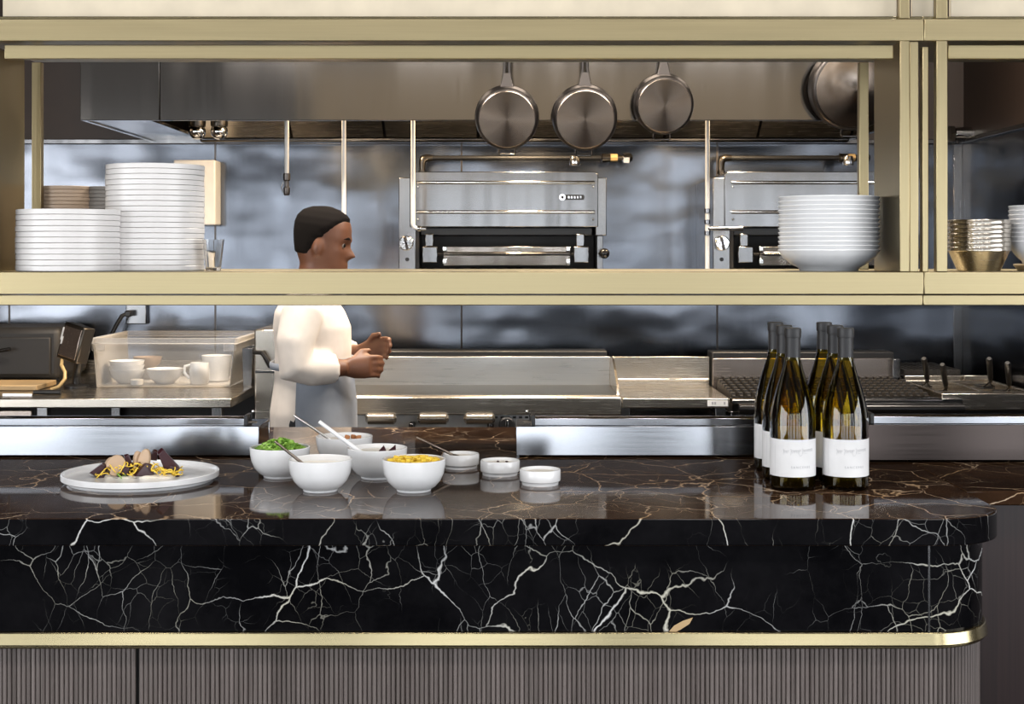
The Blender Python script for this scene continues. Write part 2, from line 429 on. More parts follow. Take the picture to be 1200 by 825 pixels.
# the side counter at the right
side = thing('side_counter', 'dark wood return counter beyond the rounded bar corner', 'counter', (1.4, 2.9, 0))
box('front_panel', 'panel_wood', .83, 2.6, 2.625, 2.66, .02, ZT - .027, side, .002)
box('side_panel', 'panel_wood', .83, .87, 2.66, 3.45, .02, ZT - .027, side, .002)
stop = MB().box(.8235, 2.6, 2.58, 3.52, ZT - .027, ZT - .0008).build('countertop', 'marble_top', loc=(1.4, 2.9, ZT - .027), bevel=.003)
tag(stop, 'brown marble top of the return counter beyond bar corner', 'countertop')

# steel ledges standing along the back of the bar, with order rails on them
def ledge(x0, x1, yf, z1, label):
    t = thing('steel_ledge', label, 'ledge', ((x0 + x1) / 2, yf + .07, ZT))
    MB().extr([(yf, ZT + .004), (yf + .006, ZT + .004), (yf + .0088, z1), (yf + .0028, z1)], 'X', x0, x1).build('front_panel', 'ledge_steel', t, bevel=.001)
    box('top_plate', 'ledge_steel', x0, x1, yf + .0088, yf + .14, z1 - .006, z1, t, .001)
    box('back_panel', 'ledge_steel', x0, x1, yf + .134, yf + .14, ZT, z1 - .006, t, .001)
    for xa in (x0 + .001, x1 - .007): box('end_panel', 'ledge_steel', xa, xa + .006, yf + .009, yf + .134, ZT, z1 - .006, t, .001)
    return t
def order_rail(x0, x1, yf, z0, end, label):
    t = thing('order_rail', label, 'order rail', ((x0 + x1) / 2, yf, z0))
    h = .0185
    MB().extr([(yf, z0), (yf + .05, z0), (yf + .05, z0 + h * .7), (yf + .02, z0 + h), (yf + .006, z0 + h), (yf, z0 + h * .8)], 'X', x0, x1).build('channel', 'ledge_steel', t, bevel=.001)
    xe = x0 if end < 0 else x1
    box('end_cap', 'black', xe - .004, xe + .004, yf - .002, yf + .052, z0, z0 + h + .003, t, .001)
    MB().tube([(xe + end * .006, yf + .015, z0 + .008), (xe + end * .008, yf + .015, z0 + .02), (xe + end * .012, yf + .015, z0 + .026)], .0015, 8).build('pin', 'black', t)
    MB().ball((xe + end * .013, yf + .015, z0 + .0285), .004, 12, 8).build('bead', 'chrome', t)
    MB().tube([(xe + end * .004, yf + .012, z0 + .006), (xe + end * .022, yf + .012, z0 + .006)], [.003, .002], 8).build('peg', 'bronze', t)
zl = Z(500, 3.0)
ledge(-1.55, X(303, 3.0), 3.0, zl, 'pale brushed steel ledge behind the large food plate')
ledge(X(605, 3.0), X(897, 3.0), 3.0, zl, 'long bright steel ledge between the ramekins and the wine bottles')
zr = Z(498, 2.93)
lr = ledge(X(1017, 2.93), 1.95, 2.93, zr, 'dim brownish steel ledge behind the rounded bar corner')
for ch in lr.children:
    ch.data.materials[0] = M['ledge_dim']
order_rail(-1.55, X(288, 3.02), 3.02, zl, 1, 'narrow order rail on the ledge behind the food plate')
order_rail(X(625, 3.02), X(890, 3.02), 3.02, zl, -1, 'narrow order rail on the ledge beside the wine bottles')
order_rail(X(1022, 2.95), 1.93, 2.95, zr, -1, 'narrow order rail on the ledge behind the bar corner')

# ------------------------------------------------------------------ hanging brass shelves
YS = 2.95; YB = 3.28
zs_top = Z(318.5, YS); zs_mid = Z(345, YS); zs_bot = Z(358, YS)
zt0 = Z(48, YS); zt1 = Z(22, YS)
xa, xs_, xb = -1.14, X(1083, YS), 2.0
def shelf_unit(x0, x1, label, xi0, xi1, posts, sides, rears):
    t = thing('hanging_shelf', label, 'shelf', ((x0 + x1) / 2, YS + .16, zs_bot))
    box('bottom_rail', 'brass', x0, x1, YS, YS + .03, zs_mid, zs_top, t, .0015)
    box('lower_lip', 'brass', x0, x1, YS + .008, YS + .03, zs_bot, zs_mid - .0012, t, .0015)
    box('deck', 'brass', x0, x1, YS + .03, 3.44, zs_top - .02, zs_top, t, .001)
    box('top_rail', 'brass', x0, x1, YS, YS + .03, zt0, zt1, t, .0015)
    box('top_deck', 'brass', x0, x1, YS + .03, 3.40, zt1 - .03, zt1 - .001, t, .001)
    box('top_lip', 'brass_trim', x0, x1, YS + .012, YS + .03, zt1, zt1 + .007, t, .001)
    box('inner_rail', 'brass', xi0, xi1, YS + .016, YS + .036, Z(69, YS + .016), Z(52.5, YS + .016), t, .0015)
    for (a, b, ya, za, zb) in posts: box('post', 'brass_post', a, b, ya, ya + .02, za, zb, t, .0012)
    for (a, b, ya, yb) in sides: box('side_panel', 'brass_post', a, b, ya, yb, zs_top, zt0, t, .001)
    for (a, b) in rears: box('rear_post', 'brass_post', a, b, YB, YB + .02, zs_top, zt0, t, .0012)
    return t
pA = (X(1054.5, YS - .002), X(1066, YS - .002)); pB = (X(1066, YS + .006), X(1076.5, YS + .006)); pC = (X(1077.5, YS + .012), X(1088, YS + .012))
pD = (X(1097.5, YS - .002), X(1110.5, YS - .002))
zc_ = ZCEIL
U1 = shelf_unit(xa, xs_ - .0006, 'long hanging brass shelf holding the white plate stacks', X(5, YS + .016), X(1047, YS + .016),
    [(*pA, YS - .002, zs_top, zt0 + .0), (*pA, YS - .002, zt1, zc_), (*pB, YS + .006, zs_top, zt0), (-1.135, -1.115, YS - .002, zs_top, zc_)],
    [(pA[0] + .002, pA[0] + .006, YS + .02, 3.165), (-1.128, -1.105, YS + .02, 3.225)],
    [(X(1007, YB), X(1018, YB)), (X(37, YB), X(48, YB))])
U2 = shelf_unit(xs_ + .0006, xb, 'short hanging brass shelf end bay with steel bowls', X(1111, YS + .016), xb - .01,
    [(pC[0] + .006, pC[1], YS + .012, zs_top, Z(54, YS)), (*pD, YS - .002, zs_top, zt0), (*pD, YS - .002, zt1, zc_), (xb - .02, xb, YS, zs_top, zc_)],
    [], [])
# lit cream back boards of the upper storey
def cream(x0, x1, label):
    o = MB().box(x0, x1, YS + .05, YS + .062, zt1, 2.45).build('back_board', 'cream_panel', loc=((x0 + x1) / 2, YS + .05, zt1), bevel=.001); tag(o, label, 'board')
cream(X(3, 3.0), X(1051, 3.0), 'wide cream board standing along the top of the brass shelf')
cream(X(1069, 3.0), X(1094, 3.0), 'narrow cream board between the two tall brass posts')
cream(X(1114, 3.0), xb - .03, 'cream board above the end bay of the brass shelf')

# ------------------------------------------------------------------ crockery on the shelf
def plate_mesh(r, h):
    return MB().lathe([(0, .001), (r * .72, .001), (r * .74, 0), (r * .97, 0), (r, .0012), (r, h - .001), (r - .001, h), (r - .0035, h), (r - .0042, h - .001), (r - .0045, .0045), (r - .008, .0035), (0, .0035)], 56)
def pile(name, mesh, mat, n, x, y, z, dz, labelf, group, cat, jit=.0008, seedrot=0):
    p0 = None
    for k in range(n):
        pos = (x + random.uniform(-jit, jit), y + random.uniform(-jit, jit), z + k * dz)
        if p0 is None:
            p0 = mesh.build(name, mat, loc=(0, 0, 0), local=True); p0.location = pos; o = p0
        else:
            o = p0.copy(); C.objects.link(o); o.location = pos
        tag(o, labelf(n - 1 - k), cat, group)
yp = 3.075; s = F / yp
h1 = (Z(246.5, yp) - zs_top) / 11
pile('dinner_plate', plate_mesh(121 / 2 / s, h1), 'porcelain_matt', 11, X(82, yp), yp, zs_top + .0003, h1 + .00002,
     lambda i: ('topmost white plate of the short stack beside the shelf end' if i == 0 else 'white plate, %s from the top of the short stack by the shelf end' % ORD[i]), 'white plates in the short stack', 'plate')
yp2 = 3.16; s2 = F / yp2
h2 = (Z(194.5, yp2) - zs_top) / 20
pile('dinner_plate', plate_mesh(113 / 2 / s2, h2), 'porcelain_matt', 20, X(182, yp2), yp2, zs_top + .0003, h2 + .00002,
     lambda i: ('topmost white plate of the tall stack on the brass shelf' if i == 0 else 'white plate, %s from the top of the tall stack' % ORD[i]), 'white plates in the tall stack', 'plate')
# darker stoneware behind
yq = 3.355
pile('stoneware_plate', plate_mesh(.0625, .0088), 'stoneware', 22, X(78, yq), yq, zs_top + .0003, .00885,
     lambda i: ('topmost tan plate of the stack behind the short white stack' if i == 0 else 'tan plate, %s from the top of the stack behind white plates' % ORD[i]), 'tan stoneware plates', 'plate')
yq2 = 3.37
pile('stoneware_plate', plate_mesh(.045, .0088), 'stoneware_grey', 22, X(118, yq2) + .012, yq2 , zs_top + .0003, .00885,
     lambda i: ('topmost small grey plate of the stack behind the tall white stack' if i == 0 else 'small grey plate, %s from the top of its stack' % ORD[i]), 'grey stoneware plates', 'plate')
# wide shallow bowls
def wbowl(r, h):
    return MB().lathe([(0, .002), (r * .50, .002), (r * .52, 0), (r * .57, 0), (r * .60, .006), (r * .70, .0115), (r * .83, .0215), (r * .92, .031), (r * .955, h - .0100), (r, h - .0015), (r - .0006, h), (r - .0012, h), (r * .955, h - .0062), (r * .83, .0265), (r * .70, .0155), (r * .62, .0088), (0, .0082)], 56)
yb_ = 3.11
pile('soup_bowl', wbowl(117 / 2 * yb_ / F, .046), 'porcelain', 13, X(971, yb_), yb_, zs_top + .0003, .0096,
     lambda i: ('topmost white bowl of the stack at the shelf post' if i == 0 else 'white bowl, %s from the top of the stack at the shelf post' % ORD[i]), 'white bowls stacked by the shelf post', 'bowl', .0003)
yb2 = 3.11
pile('soup_bowl', wbowl(.07, .05), 'porcelain', 9, X(1221, yb2), yb2, zs_top + .0153, .0096,
     lambda i: ('topmost white bowl of the stack at the picture edge' if i == 0 else 'white bowl, %s from the top of the stack beside steel bowls' % ORD[i]), 'white bowls in the end bay', 'bowl', 0)
trivet = MB().lathe([(0, 0), (.05, 0), (.06, .012), (.058, .0148), (0, .0148)], 40).build('wooden_trivet', 'wood_board', loc=(X(1221, yb2), yb2, zs_top + .0003), local=True)
tag(trivet, 'small wooden trivet under the white bowls in the end bay', 'trivet')
def sbowl(r, h):
    return MB().lathe([(0, 0), (r * .66, 0), (r * .70, .004), (r * .955, .042), (r * .985, .0426), (r, .0432), (r, h - .001), (r - .0005, h - .0002), (r - .0015, h - .0002), (r - .0018, .0445), (r * .935, .0432), (r * .685, .006), (0, .0025)], 48)
ys_ = 3.10
pile('steel_bowl', sbowl(72 / 2 * ys_ / F, .052), 'warm_steel', 7, X(1147, ys_), ys_, zs_top + .0003, .0098,
     lambda i: ('topmost steel bowl of the stack in the end bay' if i == 0 else 'steel bowl, %s from the top of the stack in the end bay' % ORD[i]), 'steel bowls in the end bay', 'bowl')
# a small tumbler
gl = MB().lathe([(0, 0), (.0155, 0), (.0165, .003), (.0235, .068), (.0222, .068), (.0155, .008), (0, .007)], 32).build('shot_glass', 'clear_glass', loc=(X(250, 3.11), 3.11, zs_top + .0003), local=True)
tag(gl, 'small clear tumbler beside the tall plate stack', 'glass')

# ------------------------------------------------------------------ extraction hood
YH = 5.3; xh0, xh1 = X(94, YH), 1.49; zh = Z(141, YH)
hood = thing('extraction_hood', 'wide stainless extraction hood above the cook line', 'hood', (0, 5.8, zh))
hs = X(187, YH)
box('front_panel', 'hood_steel', xh0, hs - .001, YH, YH + .02, zh, ZCEIL, hood, .002)
box('front_panel', 'hood_steel', hs + .001, xh1, YH, YH + .02, zh, ZCEIL, hood, .002)
box('end_panel', 'hood_steel', xh0, xh0 + .02, YH + .02, YW - .031, zh, ZCEIL, hood, .002)
box('end_panel', 'hood_steel', xh1 - .02, xh1, YH + .02, YW - .031, zh, ZCEIL, hood, .002)
# closed underside behind the end, then the filter bank
MB().box(xh0 + .02, X(240, YW), YH + .02, YW - .031, zh + .004, zh + .016).build('soffit', 'hood_steel', hood)
box('gutter', 'steel', X(240, YW), xh1 - .02, YW - .11, YW - .031, zh - .013, zh + .012, hood, .011)
nf = 7; fx0 = X(240, YW); fw = (xh1 - .02 - fx0) / nf
for k in range(nf):
    m = MB(); a = fx0 + k * fw + .006; b = a + fw - .012
    y0, z0, y1, z1 = YW - .12, zh + .01, YH + .25, zh + .42
    d = Vector((0, y1 - y0, z1 - z0)); nn = Vector((0, d.z, -d.y)).normalized() * -1
    def P(u, v, w): return Vector((a + (b - a) * u, y0, z0)) + d * v + nn * w
    def slab(u0, u1, v0, v1, w0, w1):
        m.add([P(u0, v0, w0), P(u1, v0, w0), P(u1, v1, w0), P(u0, v1, w0), P(u0, v0, w1), P(u1, v0, w1), P(u1, v1, w1), P(u0, v1, w1)],
              [(3, 2, 1, 0), (4, 5, 6, 7), (0, 1, 5, 4), (1, 2, 6, 5), (2, 3, 7, 6), (3, 0, 4, 7)])
    slab(0, 1, 0, 1, 0, .004)
    slab(0, 1, 0, .06, -.012, 0); slab(0, 1, .94, 1, -.012, 0)
    for q in range(8): slab(.03 + q * .12, .03 + q * .12 + .07, .06, .94, -.012, 0)
    m.build('baffle_filter', 'warm_steel', hood)
box('filter_rail', 'hood_steel', fx0, xh1 - .02, YH + .02, YH + .26, zh + .40, zh + .44, hood, .002)
# lamps under the hood
def hood_lamp(x, y, z, label):
    t = thing('hood_vapour_lamp', label, 'lamp', (x, y, z), 'vapour lamps by the hood ends')
    MB().ball((x, y, z), (.036, .036, .034), 20, 12).build('globe', 'chrome', t)
    MB().lathe([(0, .02), (.034, .02), (.036, .03), (.036, .055), (0, .055)], 24, (x, y, z)).build('cap', 'bronze', t)
    MB().tube([(x, y, z + .045), (x, y + .0, z + .11)], .010, 10).build('stem', 'steel', t)
    MB().ball((x + .028, y - .022, z - .018), .009, 10, 8).build('screw', 'steel', t)
YLp = 5.9
hood_lamp(X(231, YLp), YLp, Z(154, YLp) + .0, 'dark vapour lamp nearest the hood end above the plates')
hood_lamp(X(257, YLp), YLp, Z(154, YLp), 'golden vapour lamp beside the seam above the tall plates')
def wall_fit(x, y, z, label):
    t = thing('pipe_coupling', label, 'pipe coupling', (x, y, z), 'couplings above the end bay')
    MB().tube([(x - .055, y, z), (x + .055, y, z)], .030, 20).build('body', 'chrome', t, bevel=.006)
    for sg in (-1, 1): MB().tube([(x + sg * .055, y, z), (x + sg * .075, y, z)], .038, 6).build('nut', 'bronze', t)
    MB().tube([(x, y, z), (x, YW, z)], .012, 10).build('stem', 'bronze', t)
wall_fit(X(1132, 6.2), 6.2, Z(157, 6.2), 'pipe coupling above the steel corner, nearer the tall posts')
MB0 = MB().tube([(X(1138, 6.2), 6.2, Z(157, 6.2)), (XR - .0, 6.2, Z(157, 6.2))], .014, 10)
for x0, nm in ((-.8, 0), (.05, 0), (.9, 0)):
    t = thing('hood_lamp', 'recessed warm lamp inside the hood, %s' % {-.8: 'above the worktop', .05: 'above the middle grill', .9: 'above the grill behind the bowls'}[x0], 'lamp', (x0, 5.62, zh + .25))
    MB().lathe([(0, 0), (.05, 0), (.055, .01), (.055, .06), (0, .06)], 28, (x0, 5.62, zh + .25)).build('housing', 'steel', t)
    MB().lathe([(0, -.004), (.042, -.004), (.045, 0), (0, 0)], 28, (x0, 5.62, zh + .25)).build('lens', 'lamp_glow', t)
    L = bpy.data.lights.new('hood_light', 'AREA'); L.shape = 'DISK'; L.size = .12; L.energy = 20; L.color = (1, .74, .46); 
    lo = bpy.data.objects.new('hood_light', L); C.objects.link(lo); lo.location = (x0, 5.62, zh + .242)

# fire-suppression drop pipes from the hood
def drop_pipe(px, y_end, label, kind):
    Y = 5.5; x = X(px, Y); ztop = zh + .399
    t = thing('hood_drop_pipe', label, 'pipe', (x, Y, ztop), 'drop pipes under the hood')
    ze = Z(y_end, Y); r = .0082
    if kind == 'nozzle':
        MB().tube([(x, Y, ztop), (x, Y, ze + .08)], r, 12).build('tube', 'white_plastic', t)
        MB().lathe([(0, 0), (.010, 0), (.013, .01), (.013, .03), (.009, .034), (.009, .055), (.014, .06), (.014, .085), (0, .085)], 16, (x, Y, ze)).build('nozzle', 'pan_side', t)
        MB().tube([(x - .012, Y - .005, ze + .05), (x - .02, Y - .008, ze + .03), (x - .012, Y - .008, ze + .012)], .002, 6).build('clip', 'steel', t)
    elif kind == 'straight':
        MB().tube([(x, Y, ztop), (x, Y, ze)], r, 12).build('tube', 'white_plastic', t)
        MB().lathe([(0, 0), (.010, 0), (.013, .012), (.011, .035), (0, .035)], 16, (x, Y, ze - .02)).build('nozzle', 'steel', t)
    elif kind == 'elbow':
        MB().tube([(x, Y, ztop), (x, Y, ze + .02), (x + .004, Y, ze + .006), (x + .02, Y, ze)], r, 12).build('tube', 'white_plastic', t)
        MB().tube([(x + .018, Y, ze), (x + .03, Y, ze), (x + .031, Y, ze), (x + .05, Y, ze)], [.012, .012, .008, .007], 12).build('nozzle', 'chrome', t)
    else:
        zb = Z(330, Y)
        MB().tube([(x, Y, ztop), (x, Y, zb)], r, 12).build('tube', 'white_plastic', t)
        for yy in (247, 260, 273): MB().lathe([(0, -.008), (.012, -.008), (.0125, .008), (0, .008)], 12, (x, Y, Z(yy, Y))).build('collar', 'steel', t)
        MB().tube([(x, Y, Z(268, Y)), (x + .11, Y - .01, Z(268, Y)), (x + .135, Y - .01, Z(268, Y))], [.008, .008, .010], 12).build('branch', 'steel', t)
drop_pipe(336, 229, 'short white pipe ending in a dark nozzle above the chef', 'nozzle')
drop_pipe(403, 352, 'long straight white pipe passing in front of the chef', 'straight')
drop_pipe(484, 268, 'white pipe bending into the middle grill', 'elbow')
drop_pipe(829, 268, 'white pipe with a side branch beside the grill behind the bowls', 'tee')

# ------------------------------------------------------------------ frying pans on the hood
rail_z = 2.42
pr = thing('pot_rail', 'thin steel rail on the hood front that carries the pans', 'rail', (.6, 5.2, rail_z))
MB().tube([(-.3, 5.185, rail_z), (1.45, 5.185, rail_z)], .008, 12).build('bar', 'steel', pr)
for xx in (-.28, .5, 1.43): MB().tube([(xx, 5.185, rail_z), (xx, YH, rail_z)], .006, 10).build('bracket', 'steel', pr)
def pan(px, py, rpx, label, dep=.075, loop=True):
    """built with its base facing -Z locally... axis along local Z, then stood up to face the camera"""
    Y = 5.185; R = rpx * 5.185 / F; dep = .06 if rpx > 45 else dep; cx, cz = X(px, Y), Z(py, Y)
    t = thing('frying_pan', label, 'pan', (cx, Y, cz), 'pans hanging on the hood')
    side_ = MB().lathe([(0, .004), (R * .90, .004), (R * .955, .010), (R * .985, .022), (R, dep - .003), (R + .002, dep), (R - .002, dep), (R * .96, .02), (R * .9, .010), (0, .010)], 56)
    base_ = MB().lathe([(0, -.001), (R * .87, -.001), (R * .885, .0005), (R * .885, .004), (0, .004)], 64)
    ring = MB()
    for k in range(48):
        pass
    hw = .011
    hnd = MB(); hl = min(.185, (rail_z - .03 - cz) / .98 - R); k_ = hl / .185
    for sg in (-1, 1):
        hnd.tube([(sg * .020, R * .95, dep - .022), (sg * .012, R + .03, dep - .010), (sg * .0085, R + .06, dep - .004), (sg * .008, R + .15 * k_, dep), (0, R + hl, dep + .001)], .0055, 10)
    hnd.add([(-.022, R * .93, dep - .03), (.022, R * .93, dep - .03), (.011, R + .045, dep - .012), (-.011, R + .045, dep - .012), (-.022, R * .93, dep - .016), (.022, R * .93, dep - .016), (.011, R + .045, dep - .003), (-.011, R + .045, dep - .003)],
            [(3, 2, 1, 0), (4, 5, 6, 7), (0, 1, 5, 4), (1, 2, 6, 5), (2, 3, 7, 6), (3, 0, 4, 7)])
    lp = MB().tube([(-.030, -R * .97, dep - .016), (-.031, -R - .014, dep - .012), (-.026, -R - .024, dep - .010), (.026, -R - .024, dep - .010), (.031, -R - .014, dep - .012), (.030, -R * .97, dep - .016)], .0045, 10)
    # local axes: z (away from camera) -> +Y, y (handle) -> +Z ; base tilted slightly downwards
    rot = Matrix(((1, 0, 0, 0), (0, 0, 1, 0), (0, 1, 0, 0), (0, 0, 0, 1)))
    rot = Matrix.Rotation(math.radians(13), 4, 'X') @ rot
    def put(m, name, mat):
        m.xf(rot); m.f = [f[::-1] for f in m.f]
        return m.build(name, mat, t, local=True)
    put(side_, 'side_wall', 'pan_side'); bo = base_.build('base_disc', 'pan_base', t, local=True); bo.matrix_local = rot.to_3x3().to_4x4() @ Matrix.Scale(1, 4)
    put(hnd, 'long_handle', 'pan_side')
    tip = rot @ Vector((0, R + hl - .006, dep + .001))
    MB().tube([(0, tip.y - .003, tip.z - .012), (0, tip.y + .004, tip.z), (0, -.004, rail_z - cz - .03), (0, -.0135, rail_z - cz - .012), (0, -.0135, rail_z - cz + .004), (0, -.006, rail_z - cz + .0135), (0, .006, rail_z - cz + .0135), (0, .0135, rail_z - cz + .003)], .003, 8).build('hook', 'steel', t, local=True)
    if loop: put(lp, 'helper_handle', 'steel')
    return t
pan(594, 140, 37.5, 'steel frying pan on hood, first from the chef')
pan(686, 140, 38.5, 'steel frying pan in the middle of the row on hood')
pan(779, 124, 35.5, 'smaller steel frying pan hanging a little higher than its neighbours')
pan(1002, 104, 51, 'large coppery frying pan partly hidden by the brass post')

# ------------------------------------------------------------------ salamander grills and gas pipes
def salamander(px0, label):
    Y = 5.75; yb = YW - .013; d = px0 - 467
    def x(p): return X(p + d, Y)
    def z(p): return Z(p, Y)
    t = thing('salamander_grill', label, 'grill', (x(590), 6.0, z(318)), 'salamander grills on the back wall')
    zb = z(318) - .03
    box('side_column', 'steel_v', x(467), x(487), Y + .01, yb, zb, z(208), t, .003)
    box('side_column', 'steel_v', x(698), x(711), Y + .01, yb, z(276), z(208), t, .003)
    box('side_column', 'steel_v', x(700), x(707), Y + .03, yb, zb, z(276), t, .002)
    # canopy with a rounded-corner front
    m = MB(); pts = []
    xa, xb2, z0, z1, r = x(480), x(701), z(266), z(201), .018
    pts = [(xa, z0), (xb2, z0)]
    for k in range(7): a = k / 6 * PI / 2; pts.append((xb2 - r + r * math.cos(a), z1 - r + r * math.sin(a)))
    for k in range(7): a = PI / 2 + k / 6 * PI / 2; pts.append((xa + r + r * math.cos(a), z1 - r + r * math.sin(a)))
    can = m.extr(pts, 'Y', Y, yb).build('canopy', 'steel', t, bevel=.003)
    for zz in (214, 248.5): MB().tube([(x(488), Y - .002, z(zz)), (x(697), Y - .002, z(zz))], .0075, 12).build('ridge', 'chrome', can)
    for zz in (219, 257):
        for xx in (490, 695): MB().ball((x(xx), Y - .001, z(zz)), .005, 12, 8).build('rivet', 'chrome', can)
    # maker badge: ring and dark plate, lettering unreadable
    bd = MB().extr([(x(661), z(234.2)), (x(684), z(234.2)), (x(685), z(231.2)), (x(684), z(228.2)), (x(661), z(228.2))], 'Y', Y - .004, Y).build('badge', 'black', can)
    MB().tube([(x(659), Y - .006, z(231.2)), (x(659), Y, z(231.2))], .013, 20).build('badge_ring', 'chrome', can)
    MB().tube([(x(659), Y - .0075, z(231.2)), (x(659), Y, z(231.2))], .006, 16).build('badge_hub', 'black', can)
    lt = MB()
    for k, xx in enumerate((665.5, 669, 672.5, 676, 679.5)):
        lt.box(x(xx), x(xx + 2), Y - .0055, Y - .0045, z(232.6), z(229.8))
    lt.build('badge_lettering', 'chrome', can)
    box('inner_back', 'iron', x(488), x(699), Y + .2, yb - .02, zb + .003, z(266), t, 0)
    box('burner', 'black', x(492), x(695), Y + .04, Y + .2, z(276), z(266) - .001, t, .004)
    box('inner_side', 'iron', x(487), x(491), Y + .012, Y + .2, zb + .002, z(266), t, .0)
    # grill carriage and its handle bar
    for a, b in ((495, 513), (672, 690)):
        MB().box(x(a), x(b), Y - .02, Y + .02, z(308), z(289)).box(x(a + 3), x(a + 13), Y, Y + .03, z(289), z(274)).build('bracket', 'steel', t, bevel=.004)
    bar_ = MB().extr([(Y - .03, z(311)), (Y + .02, z(311)), (Y + .02, z(289)), (Y - .018, z(289)), (Y - .022, z(295.5)), (Y - .036, z(297.5)), (Y - .022, z(299.5))], 'X', x(520), x(668)).build('grill_handle', 'steel', t, bevel=.002)
    for a in (519, 663): MB().box(x(a), x(a + 5), Y - .034, Y - .02, z(309), z(303)).box(x(a), x(a + 5), Y - .034, Y - .02, z(294), z(289)).build('clip', 'chrome', bar_, bevel=.002)
    MB().tube([(x(513), Y, z(298)), (x(674), Y, z(298))], .006, 8).build('rod', 'black', t)
    m = MB(); n = 40; vs = []
    for k in range(n):
        xx = x(490) + (x(690) - x(490)) * k / (n - 1)
        for q in range(3):
            vs.append((xx, Y - .035 + q * .03 + random.uniform(-.004, .004), z(314.5) + random.uniform(-.005, .005)))
    m.add(vs, [(k * 3 + q, (k + 1) * 3 + q, (k + 1) * 3 + q + 1, k * 3 + q + 1) for k in range(n - 1) for q in range(2)])
    m.build('drip_foil', 'chrome', t, smooth=False)
    box('drip_tray', 'iron', x(488), x(698), Y - .01, Y + .3, zb, z(316), t, .003)
    kn = MB().tube([(x(476.5), Y - .03, z(285)), (x(476.5), Y - .026, z(285)), (x(476.5), Y + .01, z(285))], [.026, .030, .030], 24).build('control_knob', 'chrome', t)
    for k in range(3):
        a = k * PI / 3 + .3
        MB().box(-.026, .026, -.003, .003, -.006, .006).xf(Matrix.Translation((x(476.5), Y - .032, z(285))) @ Matrix.Rotation(a, 4, 'Y')).build('knob_grip', 'pan_side' if k == 1 else 'chrome', kn, bevel=.002)
    MB().tube([(x(477), Y + .006, z(304)), (x(477), Y + .012, z(304))], .008, 14).build('igniter', 'black', t)
    MB().ball((x(708), Y - .02, z(297)), .021, 16, 10).build('lever_knob', 'black_gloss', t)
    MB().tube([(x(708), Y - .02, z(297)), (x(703), Y + .02, z(297))], .006, 8).build('lever', 'bronze', t)
    return t
salamander(467, 'steel salamander grill on back wall under the middle pans')
salamander(836, 'steel salamander grill on back wall behind the white bowl stack')
def gas_pipe(px0, px1, label, pv):
    Y = 6.12; z = Z(185, Y); r = .0105
    t = thing('gas_pipe', label, 'pipe', (X(px0, Y), Y, z - .05), 'black gas pipes above the grills')
    MB().tube([(X(px0 + 6, Y), Y, z), (X(px1, Y), Y, z)], r, 12).build('tube', 'black', t)
    MB().tube([(X(px0, Y), Y, z - .075), (X(px0, Y), Y, z - .02), (X(px0 + 1.2, Y), Y, z - .006), (X(px0 + 5, Y), Y, z), (X(px0 + 12, Y), Y, z)], [.012, .016, .019, .016, .013], 12).build('elbow', 'bronze', t)
    MB().lathe([(0, 0), (.017, 0), (.017, .016), (0, .016)], 6, (X(px0, Y), Y, z - .07)).build('nut', 'bronze', t)
    va = MB()
    xv = X(pv, Y)
    va.tube([(xv - .035, Y, z), (xv - .03, Y, z), (xv + .0, Y, z), (xv + .055, Y, z)], [.012, .02, .018, .012], 12)
    vo = va.build('valve', 'bronze', t)
    MB().tube([(xv + .005, Y - .004, z), (xv + .035, Y - .004, z)], [.0175, .0165], 8).build('brass_nut', 'cord_tan', t)
    MB().tube([(xv + .055, Y, z), (xv + .06, Y, z), (xv + .085, Y, z), (xv + .1, Y, z)], [.015, .024, .026, .012], 6).build('union_nut', 'chrome', t)
    MB().lathe([(0, 0), (.022, 0), (.025, .01), (.02, .04), (0, .042)], 14, (xv - .15 if px0 < 600 else xv, Y - .03, z - .035)).build('regulator', 'chrome', t)
    MB().tube([(X(px1, Y) - .02, Y, z), (X(px1, Y) - .02, YW, z)], .009, 8).build('wall_bracket', 'bronze', t)
gas_pipe(495, 722, 'black gas pipe above the middle grill, under the hanging pans', 714)
gas_pipe(845, 1010, 'black gas pipe above the grill behind the bowls', 992)

# white wall dispenser behind the tall plate stack
dv = MB().box(X(205, 6.2), X(254, 6.2), 6.17, YW - .012, Z(264, 6.2), Z(188, 6.2)).build('wall_dispenser', 'white_plastic', loc=(X(230, 6.2), 6.2, Z(264, 6.2)), bevel=.006)
tag(dv, 'cream wall dispenser peeking out beside the tall plate stack', 'dispenser')

# ------------------------------------------------------------------ cook line
YC = 5.2; ZW = Z(467, YC)
def legs(t, xs, ys, z1, mat='steel_v'):
    for xx in xs:
        for yy in ys: box('leg', mat, xx - .02, xx + .02, yy - .02, yy + .02, 0, z1, t, .003)
# prep table at the left
pt = thing('prep_table', 'long stainless prep table under the storage box', 'table', (-1.9, 5.7, 0))
xt0, xt1 = XL + .02, X(271, YC)
MB().box(xt0, xt1, YC, YW - .015, ZW - .035, ZW).build('table_top', 'warm_steel', pt, bevel=.004)
box('upstand', 'warm_steel', xt0, xt1, YW - .04, YW - .015, ZW, ZW + .06, pt, .002)
legs(pt, (xt1 - .06, X(46, YC) , -2.9), (YC + .05, YW - .08), ZW - .035)
box('shelf', 'steel', xt0 + .02, xt1 - .02, YC + .03, YW - .05, .25, .28, pt, .002)
box('rear_panel', 'iron', xt0 + .02, xt1 - .02, YW - .04, YW - .02, .3, ZW - .036, pt, .002)  # dark sheet added for the black shade under the table
box('drawer_front', 'brown_steel', -2.85, X(36, YC), YC + .01, YC + .03, ZW - .12, ZW - .045, pt, .003)
